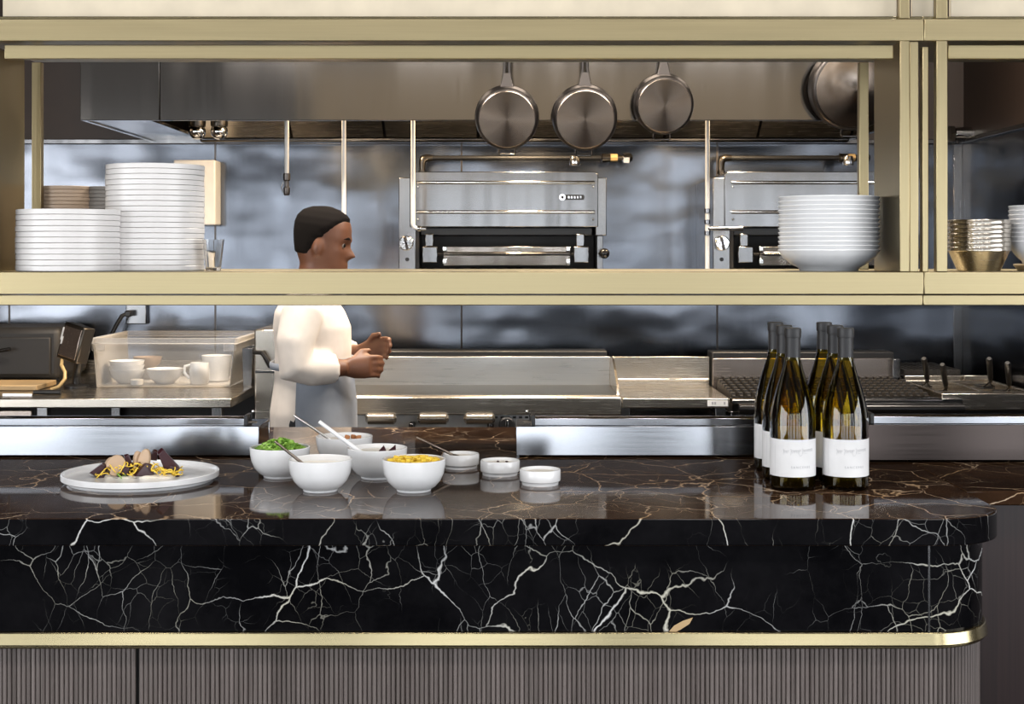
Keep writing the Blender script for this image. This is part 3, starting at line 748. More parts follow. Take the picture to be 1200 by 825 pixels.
# griddle
zg = Z(463.5, YC)
gr = thing('griddle', 'wide flat-top griddle with tall splash guard beside the chef', 'griddle', (X(580, YC), 5.6, 0))
gx0, gx1 = X(330, YC), X(728, YC)
box('griddle_plate', 'griddle_plate', gx0, gx1 - .01, YC + .03, YC + .46, zg - .03, zg - .004, gr, .003)
box('back_guard', 'guard_steel', gx0, gx1 - .01, YC + .46, YC + .475, zg - .03, Z(418, YC + .46), gr, .002)
sg_ = [(YC + .06, zg - .03), (YC + .46, zg - .03), (YC + .46, Z(418, YC + .46)), (YC + .32, Z(418, YC + .46)), (YC + .1, zg + .03)]
MB().extr(sg_, 'X', gx1 - .01, gx1 - .002).build('side_guard', 'warm_steel', gr)
MB().extr(sg_, 'X', gx0, gx0 + .008).build('side_guard', 'warm_steel', gr)
box('flue', 'black', gx0, gx1 - .02, YC + .48, YC + .62, zg - .1, Z(411, YC + .5), gr, .004)
MB().extr([(YC - .01, Z(486, YC)), (YC + .03, Z(486, YC)), (YC + .03, zg), (YC, zg), (YC - .01, zg - .008)], 'X', gx0, gx1).build('front_rail', 'warm_steel', gr, bevel=.003)
for a, b in ((424, 465), (485, 530), (545, 590)): pass
box('control_panel', 'panel_grey', gx0, X(690, YC), YC + .02, YC + .05, Z(520, YC), Z(487, YC), gr, .002)
box('body', 'steel', gx0, gx1 - .01, YC + .05, YC + .475, .15, zg - .03, gr, .003)
for xx in (447, 508, 562): MB().tube([(X(xx - 17, YC), YC - .012, Z(490, YC)), (X(xx - 15, YC), YC - .014, Z(490, YC)), (X(xx + 15, YC), YC - .014, Z(490, YC)), (X(xx + 17, YC), YC - .012, Z(490, YC))], [.014, .022, .022, .014], 14).build('grip', 'warm_steel', gr)
for xx, rr in ((483, .012), (594, .03), (575, .013), (660, .03)):
    k = MB().tube([(X(xx, YC), YC - .02, Z(498, YC)), (X(xx, YC), YC - .015, Z(498, YC)), (X(xx, YC), YC + .02, Z(498, YC))], [rr * .85, rr, rr], 24).build('control_knob', 'black', gr)
    MB().box(X(xx, YC) - .006, X(xx, YC) + .006, YC - .03, YC - .019, Z(498, YC) - rr * .7, Z(498, YC) + rr * .7).build('knob_grip', 'steel', k, bevel=.002)
vs_ = MB()
for k in range(16): vs_.box(X(572 + k * 7.2, YC), X(576 + k * 7.2, YC), YC + .017, YC + .021, Z(491, YC), Z(488.5, YC))
vs_.build('vent_slot', 'black', gr)
for xx in (gx0 + .06, gx1 - .08):
    for yy in (YC + .1, YC + .44): box('leg', 'steel_v', xx - .02, xx + .02, yy - .02, yy + .02, 0, .15, gr, .003)
# spreader table between griddle and charbroiler
sp = thing('spreader_table', 'bare steel spreader table between griddle and charbroiler', 'table', (X(785, YC), 5.6, 0))
sx0, sx1 = X(729, YC), X(855, YC)
box('table_top', 'warm_steel', sx0, sx1, YC, YC + .55, ZW - .035, ZW, sp, .003)
box('back_splash', 'warm_steel', sx0, X(856, YC + .0), YC + .55, YC + .57, ZW - .03, Z(418, YC + .55), sp, .002)
MB().tube([(sx0, YC + .545, Z(445, YC + .545)), (sx1 , YC + .545, Z(445, YC + .545))], .006, 10).build('splash_ridge', 'chrome', sp)
lab = box('rating_label', 'paper', X(829, YC), X(853, YC), YC - .002, YC, Z(476, YC), Z(469, YC), sp, 0)
lab['label'] = 'small white rating label'
for xx in (834, 837, 848): MB().box(X(xx, YC), X(xx + 2, YC), YC - .0026, YC - .002, Z(474, YC), Z(471, YC)).build('label_print', 'ink', lab)
legs(sp, (X(733, YC), X(846, YC)), (YC + .05, YC + .5), ZW - .035)
box('shelf', 'steel', sx0 + .02, sx1 - .02, YC + .1, YC + .5, Z(489, YC + .1) - .02, Z(489, YC + .1), sp, .002)
# charbroiler
cb = thing('charbroiler', 'charbroiler with dark iron grates behind the wine bottles', 'grill', (X(960, YC), 5.6, 0))
cx0, cx1, cxf = X(858, YC), 1.572, X(1128, YC)
bx1 = X(1052, YC + .5)
box('body', 'steel', cx0, cx1, YC + .05, YC + .55, .15, ZW - .06, cb, .003)
box('back_guard', 'brown_steel', cx0, bx1, YC + .5, YC + .515, ZW - .06, Z(420, YC + .5), cb, .002)
box('guard_end', 'steel', bx1 - .03, bx1, YC + .46, YC + .5, ZW - .06, Z(420, YC + .5), cb, .002)
box('flue', 'black', cx0, bx1 - .01, YC + .52, YC + .66, ZW - .1, Z(412, YC + .55), cb, .004)
box('fire_box', 'iron', cx0 + .01, cx1 - .005, YC + .06, YC + .499, ZW - .06, ZW - .022, cb, 0)
gm = None
ng = 26
for k in range(ng):
    xx = cx0 + .02 + (cx1 - .03 - .02 - cx0) * k / (ng - 1)
    m = MB().extr([(YC + .08, ZW - .022), (YC + .49, ZW - .022), (YC + .49, ZW + .03), (YC + .08, ZW + .002)], 'X', xx - .005, xx + .005)
    for q in range(7):
        yy = YC + .1 + q * .06; zz = ZW + .002 + (.028) * (yy - YC - .08) / .41
        m.box(xx - .007, xx + .007, yy, yy + .03, zz - .005, zz + .008)
    m.build('grate_bar', 'iron', cb, bevel=.0)
MB().extr([(YC - .005, ZW - .02), (YC + .06, ZW - .02), (YC + .06, ZW), (YC + .004, ZW), (YC - .005, ZW - .006)], 'X', cx0, cx1).build('front_rail', 'steel', cb, bevel=.002)
box('rail_end', 'steel', cx1, cxf, YC - .005, YC + .012, ZW - .02, ZW, cb, .002)
MB().tube([(cx0 + .02, YC - .03, Z(478, YC)), (cxf - .005, YC - .03, Z(478, YC))], .019, 16).build('front_handle', 'black_gloss', cb)
for xx in (cx0 + .05, X(1068, YC), X(990, YC)): MB().tube([(xx, YC - .03, Z(478, YC)), (xx, YC + .05, Z(478, YC))], .009, 10).build('handle_bracket', 'steel', cb)
box('control_panel', 'steel', cx0, cx1, YC + .03, YC + .05, Z(520, YC), Z(483, YC), cb, .002)
for xx in (870, 1040, 1075): MB().tube([(X(xx, YC), YC, Z(492, YC)), (X(xx, YC), YC + .03, Z(492, YC))], [.018, .021], 20).build('control_knob', 'black', cb)
for xx in (cx0 + .05, cx1 - .05):
    for yy in (YC + .1, YC + .5): box('leg', 'steel_v', xx - .02, xx + .02, yy - .02, yy + .02, 0, .15, cb, .003)
# fryer at the far right with four basket handles
fy = thing('deep_fryer', 'stainless deep fryer station at the end of the cook line', 'fryer', (1.75, 5.6, 0))
fx0, fx1 = 1.577, XR - .056
zf = Z(462, YC)
box('body', 'steel', fx0, fx1, YC + .03, YC + .57, .15, zf - .06, fy, .003)
# tank rims around two oil wells
fm = MB(); wells = [(fx0 + .02, (fx0 + fx1) / 2 - .01), ((fx0 + fx1) / 2 + .01, fx1 - .02)]
fm.box(fx0, fx1, YC + .02, YC + .12, zf - .06, zf).box(fx0, fx1, YC + .56, YC + .57, zf - .06, zf)
fm.box(fx0, fx0 + .02, YC + .12, YC + .56, zf - .06, zf).box(fx1 - .02, fx1, YC + .12, YC + .56, zf - .06, zf).box((fx0 + fx1) / 2 - .01, (fx0 + fx1) / 2 + .01, YC + .12, YC + .56, zf - .06, zf)
fm.build('tank_top', 'warm_steel', fy, bevel=.002)
box('oil', 'bronze', fx0 + .02, fx1 - .02, YC + .12, YC + .56, zf - .06, zf - .045, fy, 0)
box('upstand', 'warm_steel', 1.83, fx1, YC + .555, YC + .57, zf, Z(440, YC + .56), fy, .002)
for xx in (fx0 + .05, fx1 - .05):
    for yy in (YC + .1, YC + .5): box('leg', 'steel_v', xx - .02, xx + .02, yy - .02, yy + .02, 0, .15, fy, .003)
# small range with black burner grate behind the charbroiler end
rg = thing('burner_range', 'low range with a black burner grate beyond the charbroiler guard', 'range', (X(1090, 5.95), 5.98, 0))
rx0, rx1 = X(1056, 5.83), X(1128, 5.83)
box('body', 'brown_steel', rx0, rx1, 5.80, 6.26, .15, Z(439, 5.83), rg, .003)
box('front_rail', 'warm_steel', rx0, rx1, 5.785, 5.80, Z(449, 5.83), Z(439, 5.83), rg, .003)
for k in range(9):
    xx = rx0 + .02 + (rx1 - rx0 - .04) * k / 8
    box('grate_bar', 'iron', xx - .006, xx + .006, 5.82, 6.22, Z(439, 5.83), Z(433, 5.83), rg, .001)
for yy in (5.83, 6.02, 6.21): box('grate_bar', 'iron', rx0 + .01, rx1 - .01, yy - .006, yy + .006, Z(439, 5.83) + .001, Z(433, 5.83) - .002, rg, .001)
for xx in (rx0 + .04, rx1 - .04):
    for yy in (5.85, 6.2): box('leg', 'steel_v', xx - .02, xx + .02, yy - .02, yy + .02, 0, .15, rg, .003)
def basket(x0p, y0p, x1p, y1p, Y, label):
    """handle from its black top (x0p,y0p) to the chrome foot (x1p,y1p), wire basket below/behind"""
    a = Vector((X(x0p, Y + .0), Y - .10, Z(y0p, Y - .10))); b = Vector((X(x1p, Y), Y, Z(y1p, Y)))
    t = thing('fry_basket', label, 'fry basket', tuple(b), 'baskets with black handles')
    MB().tube([a, a.lerp(b, .05), a.lerp(b, .8), a.lerp(b, .86)], [.008, .012, .010, .009], 12).build('handle', 'black', t)
    MB().tube([a.lerp(b, .86), b], [.009, .007], 12).build('ferrule', 'chrome', t)
    wz = b.z - .022
    w = MB()
    for sg in (-1, 1): w.tube([b, (b.x + sg * .006, b.y + .02, b.z - .012), (b.x + sg * .02, b.y + .03, wz)], .003, 8)
    x0, x1, y0, y1, zz0 = b.x - .025, b.x + .025, b.y + .03, b.y + .12, wz + .004 - .012
    for zz in (wz, zz0): w.tube([(x0, y0, zz), (x1, y0, zz), (x1, y1, zz), (x0, y1, zz), (x0, y0, zz)], .0025, 6)
    for k in range(7):
        xx = x0 + (x1 - x0) * k / 6
        w.tube([(xx, y0, wz), (xx, y0, zz0), (xx, y1, zz0), (xx, y1, wz)], .0016, 5)
    for k in range(8):
        yy = y0 + (y1 - y0) * k / 7
        w.tube([(x0, yy, wz), (x0, yy, zz0), (x1, yy, zz0), (x1, yy, wz)], .0016, 5)
    w.build('wire_basket', 'steel', t)
basket(1074, 420, 1087, 447, 5.62, 'black handled fry basket nearest the charbroiler guard')
basket(1095, 427, 1109, 455, 5.50, 'black handled fry basket in front of the burner grate')
basket(1149, 420, 1161, 447, 5.55, 'black handled fry basket over the fryer, nearer the wall corner')
basket(1170, 425, 1183, 454, 5.42, 'black handled fry basket over the fryer, farthest along the line')

# ------------------------------------------------------------------ things on the prep table
zb_ = ZW + .0005
# clear storage box
Yf = 5.62; Yr = 6.10
bx = thing('storage_box', 'clear plastic storage box full of white crockery on prep table', 'box', (X(192, Yf), 5.86, ZW))
x0b, x1b = X(113, Yf), X(270, Yf); x0t, x1t = X(106, Yf), X(281, Yf); ztb = Z(396, Yf)
def shell(x0, x1, y0, y1, X0, X1, Y0, Y1, z0, z1, th):
    A = [(x0, y0, z0), (x1, y0, z0), (x1, y1, z0), (x0, y1, z0)]; B = [(X0, Y0, z1), (X1, Y0, z1), (X1, Y1, z1), (X0, Y1, z1)]
    A2 = [(x0 + th, y0 + th, z0 + th), (x1 - th, y0 + th, z0 + th), (x1 - th, y1 - th, z0 + th), (x0 + th, y1 - th, z0 + th)]; B2 = [(X0 + th, Y0 + th, z1), (X1 - th, Y0 + th, z1), (X1 - th, Y1 - th, z1), (X0 + th, Y1 - th, z1)]
    vs = A + B + A2 + B2; fs = [(3, 2, 1, 0), (8, 9, 10, 11)]
    for i in range(4):
        j = (i + 1) % 4
        fs += [(i, j, 4 + j, 4 + i), (8 + j, 8 + i, 12 + i, 12 + j), (4 + i, 4 + j, 12 + j, 12 + i)]
    return MB().add(vs, fs)
shell(x0b, x1b, Yf, Yr, x0t + .012, x1t - .012, Yf - .015, Yr + .01, ZW + .001, ztb, .004).build('tub', 'polycarbonate', bx, bevel=.004)
rm = MB()
e0, e1, f0, f1 = x0t, x1t, Yf - .03, Yr + .03
for (a, b, c, d) in ((e0, e1, f0, f0 + .016), (e0, e1, f1 - .016, f1), (e0, e0 + .016, f0 + .016, f1 - .016), (e1 - .016, e1, f0 + .016, f1 - .016)): rm.box(a, b, c, d, ztb - .022, ztb)
rm.build('rim', 'polycarbonate', bx, bevel=.003)
for ga in (x0t + .012, x1t - .06): MB().box(ga, ga + .048, Yf - .024, Yf - .014, ztb - .05, ztb - .022).build('grip', 'polycarbonate', bx, bevel=.002)
def sbowl2(r, h): return MB().lathe([(0, 0), (r * .45, 0), (r * .5, .003), (r * .85, h * .45), (r, h), (r - .003, h), (r * .82, h * .48), (r * .4, .007), (0, .006)], 36)
zi = ZW + .006
pile('serving_bowl', sbowl2(.071, .055), 'porcelain', 3, -1.557, 5.75, zi, .018, lambda i: ('topmost bowl of the nested stack inside the plastic box' if i == 0 else 'white bowl, %s of the nested stack inside the plastic box' % ORD[i]), 'nested bowls in the box', 'bowl')
o = sbowl2(.074, .06).build('serving_bowl', 'porcelain', loc=(-1.401, 5.74, zi), local=True); tag(o, 'single wide white bowl in the middle of the plastic box', 'bowl')
o = sbowl2(.06, .05).build('serving_bowl', 'stoneware', loc=(X(173, 5.97), 5.97, zi + .04), local=True); tag(o, 'tan bowl heaped behind the others in the plastic box', 'bowl')
o2 = MB().lathe([(0, 0), (.05, 0), (.06, .015), (.06, .038), (.045, .04), (0, .04)], 30).build('crockery_cover', 'stoneware_grey', loc=(X(173, 5.97), 5.97, zi), local=True); tag(o2, 'grey crockery cover under the tan bowl in the box', 'cover')
jg = thing('milk_jug', 'small white jug inside the plastic box', 'jug', (-1.257, 5.72, zi))
MB().lathe([(0, 0), (.034, 0), (.037, .004), (.040, .05), (.036, .085), (.034, .085), (.037, .05), (.033, .006), (0, .006)], 30).build('body', 'porcelain', jg, local=True)
MB().tube([(-.036, 0, .075), (-.058, 0, .07), (-.06, 0, .045), (-.04, 0, .02)], .006, 10).build('handle', 'porcelain', jg, local=True)
o = MB().lathe([(0, 0), (.045, 0), (.05, .005), (.062, .105), (.058, .105), (.046, .008), (0, .007)], 32).build('tall_cup', 'porcelain', loc=(-1.214, 5.85, zi), local=True); tag(o, 'tall white cup at the end of the plastic box', 'cup')
o = MB().lathe([(0, 0), (.02, 0), (.025, .004), (.026, .022), (.023, .024), (0, .022)], 24).build('sauce_dish', 'porcelain', loc=(X(160, 5.65), 5.655, zi), local=True); tag(o, 'tiny white sauce dish at the front of the plastic box', 'dish')
# steel container and grey machine beside the box
sc_ = shell(-1.068, -1.034, 5.65, 5.85, -1.071, -1.030, 5.645, 5.855, ZW + .0005, Z(408, 5.65), .003).build('steel_container', 'steel', loc=(-1.05, 5.75, ZW), bevel=.002); 
tag(sc_, 'narrow steel container between the plastic box and the chef', 'container')
# machine standing on its own stand beside the table
mc = thing('holding_cabinet', 'grey steel holding cabinet behind the chef with black latch', 'cabinet', (X(312, 5.5), 5.7, 0))
mx0, mx1 = X(298, 5.45), X(330, 5.45)
box('body', 'warm_steel', mx0, mx1, 5.45, 6.1, .12, Z(386, 5.45), mc, .006)
MB().tube([(mx0 + .0, 5.44, Z(413, 5.44)), (mx0 + .035, 5.42, Z(413, 5.44)), (mx0 + .05, 5.425, Z(421, 5.44)), (mx0 + .062, 5.44, Z(430, 5.44))], .009, 8).build('latch', 'black', mc)
box('door_rail', 'steel', mx0 + .004, mx1 - .004, 5.44, 5.45, Z(437, 5.45), Z(434, 5.45), mc, .002)
legs(mc, (mx0 + .03, mx1 - .03), (5.5, 6.05), .12)
# dark equipment at the left: mixer-like slicer, monitor, board, knife
dk = thing('food_warmer', 'big black warmer at the picture edge behind the tilted display', 'warmer', (X(40, 5.95), 5.95, ZW))
box('body', 'iron', X(-60, 5.85), X(70, 5.85), 5.85, 6.24, ZW + .012, Z(384, 5.85), dk, .025)
box('door', 'iron', X(-50, 5.85), X(60, 5.85), 5.838, 5.85, ZW + .03, Z(395, 5.85), dk, .006)
MB().tube([(X(-5, 5.8), 5.81, Z(412, 5.8)), (X(12, 5.8), 5.80, Z(409, 5.8))], .008, 10).build('handle', 'steel', dk)
for xx in (X(-50, 5.85), X(60, 5.85)): box('foot', 'black', xx - .015, xx + .015, 5.9, 6.2, ZW + .0006, ZW + .014, dk, .002)
mo = thing('tilted_display', 'tilted brown order display with a tan cord beside the plastic box', 'display', (X(92, 5.6), 5.6, ZW))
cm = Matrix.Translation((X(89, 5.55), 5.55, Z(402, 5.55))) @ Matrix.Rotation(math.radians(14), 4, 'Y') @ Matrix.Rotation(math.radians(-28), 4, 'Z')
MB().box(-.055, .055, -.03, .03, -.072, .072).xf(cm).build('case', 'bronze', mo, bevel=.006)
MB().box(-.046, .046, -.034, -.029, -.06, .06).xf(cm).build('screen', 'brown_steel', mo, bevel=.003)
MB().box(-.050, -.044, -.036, -.03, .0, .05).xf(cm).build('light_strip', 'paper', mo)
MB().box(-.044, -.038, -.036, -.03, -.015, .015).xf(cm).build('button', 'paper', mo)
MB().tube([cm @ Vector((.02, .02, -.06)), (-1.715, 5.6, ZW + .05), (-1.715, 5.6, ZW + .012)], .016, 12).build('stand', 'black', mo)
MB().lathe([(0, 0), (.048, 0), (.048, .01), (.02, .016), (0, .016)], 28, (-1.715, 5.6, ZW + .0006)).build('foot', 'black', mo)
MB().tube([cm @ Vector((-.04, -.01, -.07)), (X(72, 5.5), 5.5, Z(428, 5.5)), (X(76, 5.48), 5.48, Z(436, 5.48)), (X(76, 5.46), 5.46, Z(444, 5.46)), (X(69, 5.45), 5.45, ZW + .02), (X(60, 5.45), 5.45, ZW + .0085)], .007, 10).build('cord', 'cord_tan', mo)
bd = MB().box(X(-30, 5.6), X(55, 5.6), 5.48, 5.72, ZW + .0005, ZW + .022).build('cutting_board', 'wood_board', loc=(X(12, 5.6), 5.6, ZW), bevel=.004); tag(bd, 'pale wooden cutting board at the end of the prep table', 'cutting board')
kf = thing('kitchen_knife', 'kitchen knife lying in front of the cutting board', 'knife', (X(20, 5.33), 5.33, ZW))
MB().add([(X(3, 5.33), 5.33, ZW + .001), (X(38, 5.33), 5.325, ZW + .001), (X(38, 5.33), 5.36, ZW + .001), (X(8, 5.33), 5.35, ZW + .001), (X(3, 5.33), 5.33, ZW + .004), (X(38, 5.33), 5.325, ZW + .004), (X(38, 5.33), 5.36, ZW + .004), (X(8, 5.33), 5.35, ZW + .004)],
         [(3, 2, 1, 0), (4, 5, 6, 7), (0, 1, 5, 4), (1, 2, 6, 5), (2, 3, 7, 6), (3, 0, 4, 7)]).build('blade', 'chrome', kf)
MB().tube([(X(38, 5.33), 5.343, ZW + .009), (X(70, 5.33), 5.343, ZW + .009)], [.008, .009], 10).build('handle', 'black', kf)
# wall socket with a cord
wo = thing('wall_socket', 'wall socket with a black cord above the plastic box', 'socket', (X(160, 6.25), 6.26, Z(372, 6.25)))
box('plate', 'steel', X(147, 6.25), X(171, 6.25), 6.255, YW - .0125, Z(380, 6.25), Z(352, 6.25), wo, .004)
box('plug', 'black', X(146, 6.2), X(153, 6.2), 6.2, 6.256, Z(371, 6.2), Z(364, 6.2), wo, .004)
MB().tube([(X(149, 6.2), 6.215, Z(367, 6.2)), (X(143, 6.2), 6.2, Z(370, 6.2)), (X(137, 6.2), 6.19, Z(381, 6.2)), (X(131, 6.2), 6.18, Z(395, 6.2)), (X(128, 6.2), 6.19, Z(420, 6.2))], .009, 10).build('cord', 'black', wo)

# ------------------------------------------------------------------ the cook (standing in profile, facing +X)
def remesh(o, vox, sm=6):
    r = o.modifiers.new('remesh', 'REMESH'); r.mode = 'VOXEL'; r.voxel_size = vox; r.use_smooth_shade = True
    q = o.modifiers.new('smooth', 'SMOOTH'); q.iterations = sm; q.factor = .5
YP = 4.75; PS = F / YP
px_, pz_ = lambda x: (x - CXP) / PS, lambda y: CAMZ - (y - HY) / PS
person = thing('person', 'cook in cream jacket and blue grey apron standing at the griddle', 'person', (px_(368), YP, 0))
bx_ = px_(366)                         # body axis
hc = Vector((px_(379), YP, pz_(285)))  # head centre
body = MB()
# head: stacked sections (z from chin to crown), each with front, back and half width, tilted forward
secs = [(-.118, .060, .005, .022), (-.108, .078, .020, .036), (-.09, .086, .045, .050), (-.07, .086, .070, .058), (-.045, .084, .082, .064), (-.02, .086, .088, .068), (.005, .084, .094, .071),
        (.03, .088, .098, .074), (.055, .088, .099, .075), (.078, .080, .094, .070), (.098, .060, .078, .058), (.111, .034, .05, .038), (.117, .006, .012, .008)]
def head_mesh(grow=0, zmin=-1, cut=None):
    m = MB(); seg = 40; vs = []; secs2 = [q for q in secs if q[0] >= zmin]
    # refine
    fine = []
    for a, b in zip(secs2, secs2[1:]):
        for k in range(4): f = k / 4; fine.append(tuple(a[i] * (1 - f) + b[i] * f for i in range(4)))
    fine.append(secs2[-1])
    for (z, fr, bk, w) in fine:
        for k in range(seg):
            a = 2 * PI * k / seg; c, s_ = math.cos(a), math.sin(a)
            x = (fr if c > 0 else bk) * (abs(c) ** .9) * (1 if c > 0 else -1); y = w * (abs(s_) ** .9) * (1 if s_ > 0 else -1)
            if grow == 0 and c > 0:
                g = lambda z0, sz, sa: math.exp(-((z - z0) / sz) ** 2) * math.exp(-(a if a < PI else a - 2 * PI) ** 2 / sa ** 2)
                aa = a if a < PI else a - 2 * PI
                e = math.exp
                x += .024 * e(-((z + .030) / .013) ** 2) * e(-(aa / .20) ** 2) + .013 * e(-((z + .012) / .020) ** 2) * e(-(aa / .15) ** 2)   # nose
                x += .007 * e(-((z - .022) / .010) ** 2) * e(-(aa / .7) ** 2)                      # brow
                x += .010 * e(-((z + .061) / .007) ** 2) * e(-(aa / .33) ** 2) + .010 * e(-((z + .077) / .008) ** 2) * e(-(aa / .3) ** 2)   # lips
                x -= .004 * e(-((z + .069) / .004) ** 2) * e(-(aa / .4) ** 2)
                x -= .010 * e(-((z - .003) / .011) ** 2) * (e(-((aa - .42) / .2) ** 2) + e(-((aa + .42) / .2) ** 2))                        # eye sockets
                x += .008 * e(-((z + .105) / .012) ** 2) * e(-(aa / .4) ** 2)                       # chin
            vs.append((x * (1 + grow * 10), y * (1 + grow * 10), z + grow * (1 if z > 0 else 0)))
    n = len(fine)
    fs = [(i * seg + k, i * seg + (k + 1) % seg, (i + 1) * seg + (k + 1) % seg, (i + 1) * seg + k) for i in range(n - 1) for k in range(seg)]
    fs += [tuple(range(seg))[::-1], tuple(range((n - 1) * seg, n * seg))]
    return m.add(vs, fs)
tilt = Matrix.Translation(hc) @ Matrix.Rotation(math.radians(9), 4, 'Y')
body2 = head_mesh()
for sgn in (-1, 1):                    # ears
    body2.ball((-.008, sgn * .073, -.012), (.018, .010, .032), 12, 8)
    body2.ball((.054, sgn * .031, .003), .011, 10, 8)
body2.xf(tilt)
body.add(body2.v, body2.f)
neck0 = Vector((bx_ - .0, YP, pz_(352))); neck1 = hc + Vector((-.022, 0, -.07))
body.tube([neck0 + Vector((-.012, 0, -.03)), neck0, neck1, neck1 + Vector((.006, 0, .05))], [.075, .062, .057, .05], 20)
zsh, zhip = pz_(354), .92
def torso(m, g=0):
    prof = [(.80, .115, .165, -.005), (zhip, .118, .175, -.005), (1.02, .108, .160, 0), (1.12, .110, .165, .004), (1.2, .112, .185, .0), (zsh - .03, .098, .195, -.008), (zsh + .012, .07, .15, -.012), (zsh + .035, .05, .075, -.01)]
    m.tube([(bx_ + o_, YP, z) for z, a, b, o_ in prof], [(1, 1)] * len(prof), 4) if 0 else None
    seg = 32; vs = []
    for z, a, b, o_ in prof:
        for k in range(seg):
            t_ = 2 * PI * k / seg
            vs.append((bx_ + o_ + (a + g) * math.cos(t_), YP + (b + g) * math.sin(t_), z))
    n = len(prof)
    m.add(vs, [(i * seg + k, i * seg + (k + 1) % seg, (i + 1) * seg + (k + 1) % seg, (i + 1) * seg + k) for i in range(n - 1) for k in range(seg)] + [tuple(range(seg))[::-1], tuple(range((n - 1) * seg, n * seg))])
torso(body)
def arm(m, sg, g=0, hand=True, upto=1.0):
    sh = Vector((bx_ - .005, YP + sg * .195, zsh - .035)); el = Vector((bx_ - .02 + (.03 if sg > 0 else 0), YP + sg * .235, 1.075)); wr = Vector((px_(411 if sg < 0 else 418), YP + sg * .15, 1.075 + (.0 if sg < 0 else .03)))
    mid = sh.lerp(el, .5) + Vector((-.01, sg * .008, 0))
    if hand:
        m.tube([sh + Vector((0, -sg * .06, .01)), sh, mid, el, el.lerp(wr, .3), el.lerp(wr, .7), wr], [.05, .056, .048, .041, .042, .033, .027], 16)
    else:
        e2 = el.lerp(wr, upto)
        m.tube([sh + Vector((0, -sg * .07, .02)), sh, mid, el, el.lerp(wr, .3), e2], [.058, .068, .062, .058, .055, .050], 18)
    if hand:
        f = (wr - el).normalized(); up = Vector((0, 0, 1)); lat = Vector((0, 1, 0))
        # palm facing inwards, fingers curled forward and down
        palm0 = wr; palm1 = wr + f * .085
        m.tube([palm0 - f * .01, palm0 + f * .03, palm0 + f * .07, palm1], [(.016, .026), (.017, .038), (.016, .041), (.013, .036)], 14)
        for k, (dz, L) in enumerate(((.030, .072), (.010, .080), (-.010, .074), (-.029, .058))):
            b0 = palm1 + up * dz - f * .012; inw = lat * (-sg)
            p1 = b0 + f * (L * .45) + inw * .004; p2 = p1 + f * (L * .25) + inw * (L * .28) - up * .004; p3 = p2 - f * (L * .02) + inw * (L * .30) - up * .004
            m.tube([b0, p1, p2, p3], [.0100, .0095, .0088, .0075], 10)
        tb0 = palm0 + f * .025 + up * .032; t1 = tb0 + f * .03 + up * .018 + lat * (-sg) * .018; t2 = t1 + f * .03 + lat * (-sg) * .016
        m.tube([tb0 - up * .012, t1, t2], [.0125, .0105, .0085], 10)
for sg in (-1, 1): arm(body, sg)
for sg in (-1, 1):
    hp = Vector((bx_, YP + sg * .09, .90)); kn_ = Vector((bx_ + .012, YP + sg * .10, .48)); an = Vector((bx_ - .02, YP + sg * .105, .09))
    body.tube([hp, hp.lerp(kn_, .5), kn_, kn_.lerp(an, .35), an], [.088, .078, .056, .056, .040], 18)
    body.tube([an + Vector((-.04, 0, -.04)), an + Vector((.02, 0, -.045)), an + Vector((.10, 0, -.06)), an + Vector((.17, 0, -.068))], [(.036, .036), (.042, .036), (.044, .026), (.034, .018)], 14)
bo = body.build('body', 'skin', person); remesh(bo, .0055, 4)
# hair cap
hm = MB(); hb = head_mesh(); hv = []
for (x, y, z) in hb.v:
    line = .072 - .125 * min(1, max(0, (.062 - x) / .105)) ** 1.25      # hairline falls from the brow to the nape
    t_ = min(1, max(0, (z - line) / .016)); off = -.012 + .019 * t_
    d = Vector((x, y, (z - .01) * .9)); d.normalize(); hv.append(Vector((x, y, z)) + d * off)
hm.add(hv, hb.f); hm.xf(tilt); hm.build('hair', 'hair', person)
for sgn in (-1, 1):
    c = tilt @ Vector((.0665, sgn * .0315, .003))
    ey = MB().ball(c, .0105, 16, 10).build('eye', 'eye_white', person)
    c2 = tilt @ Vector((.0735, sgn * .0345, .003)); MB().ball(c2, .0062, 12, 8).build('iris', 'hair', ey)
    MB().tube([tilt @ Vector((.088, sgn * .012, .024)), tilt @ Vector((.084, sgn * .032, .028)), tilt @ Vector((.066, sgn * .05, .023))], [.003, .0042, .002], 8).build('eyebrow', 'hair', person)
# jacket
jk = MB(); torso(jk, .016)
for sg in (-1, 1): arm(jk, sg, hand=False, upto=.78)
jk.tube([neck0 + Vector((-.012, 0, -.045)), neck0 + Vector((-.006, 0, .022))], [.082, .072], 22)
jo = jk.build('jacket', 'jacket', person); remesh(jo, .008, 5)
cuff = None
# apron: wraps the front of the body from the waist down
ap = MB(); seg = 24; vs = []
lev = [(1.10, .134, .190), (1.05, .132, .188), (.95, .144, .20), (.80, .146, .195), (.62, .150, .195), (.50, .152, .2)]
for z, a, b in lev:
    for k in range(seg + 1):
        t_ = -1.75 + 3.5 * k / seg
        vs.append((bx_ + (a + .008 * math.sin(k * 1.7) * (1.1 - z)) * math.cos(t_), YP + b * math.sin(t_), z))
ap.add(vs, [(i * (seg + 1) + k, i * (seg + 1) + k + 1, (i + 1) * (seg + 1) + k + 1, (i + 1) * (seg + 1) + k) for i in range(len(lev) - 1) for k in range(seg)])
ao = ap.build('apron', 'apron', person); sd = ao.modifiers.new('solid', 'SOLIDIFY'); sd.thickness = .004
ab = MB(); pts = [(bx_ + .136 * math.cos(2 * PI * k / 32), YP + .192 * math.sin(2 * PI * k / 32), 1.075) for k in range(33)]
ab.tube(pts, [(.004, .012)] * 33, 8, caps=False).build('apron_tie', 'apron', ao)
tr = MB()
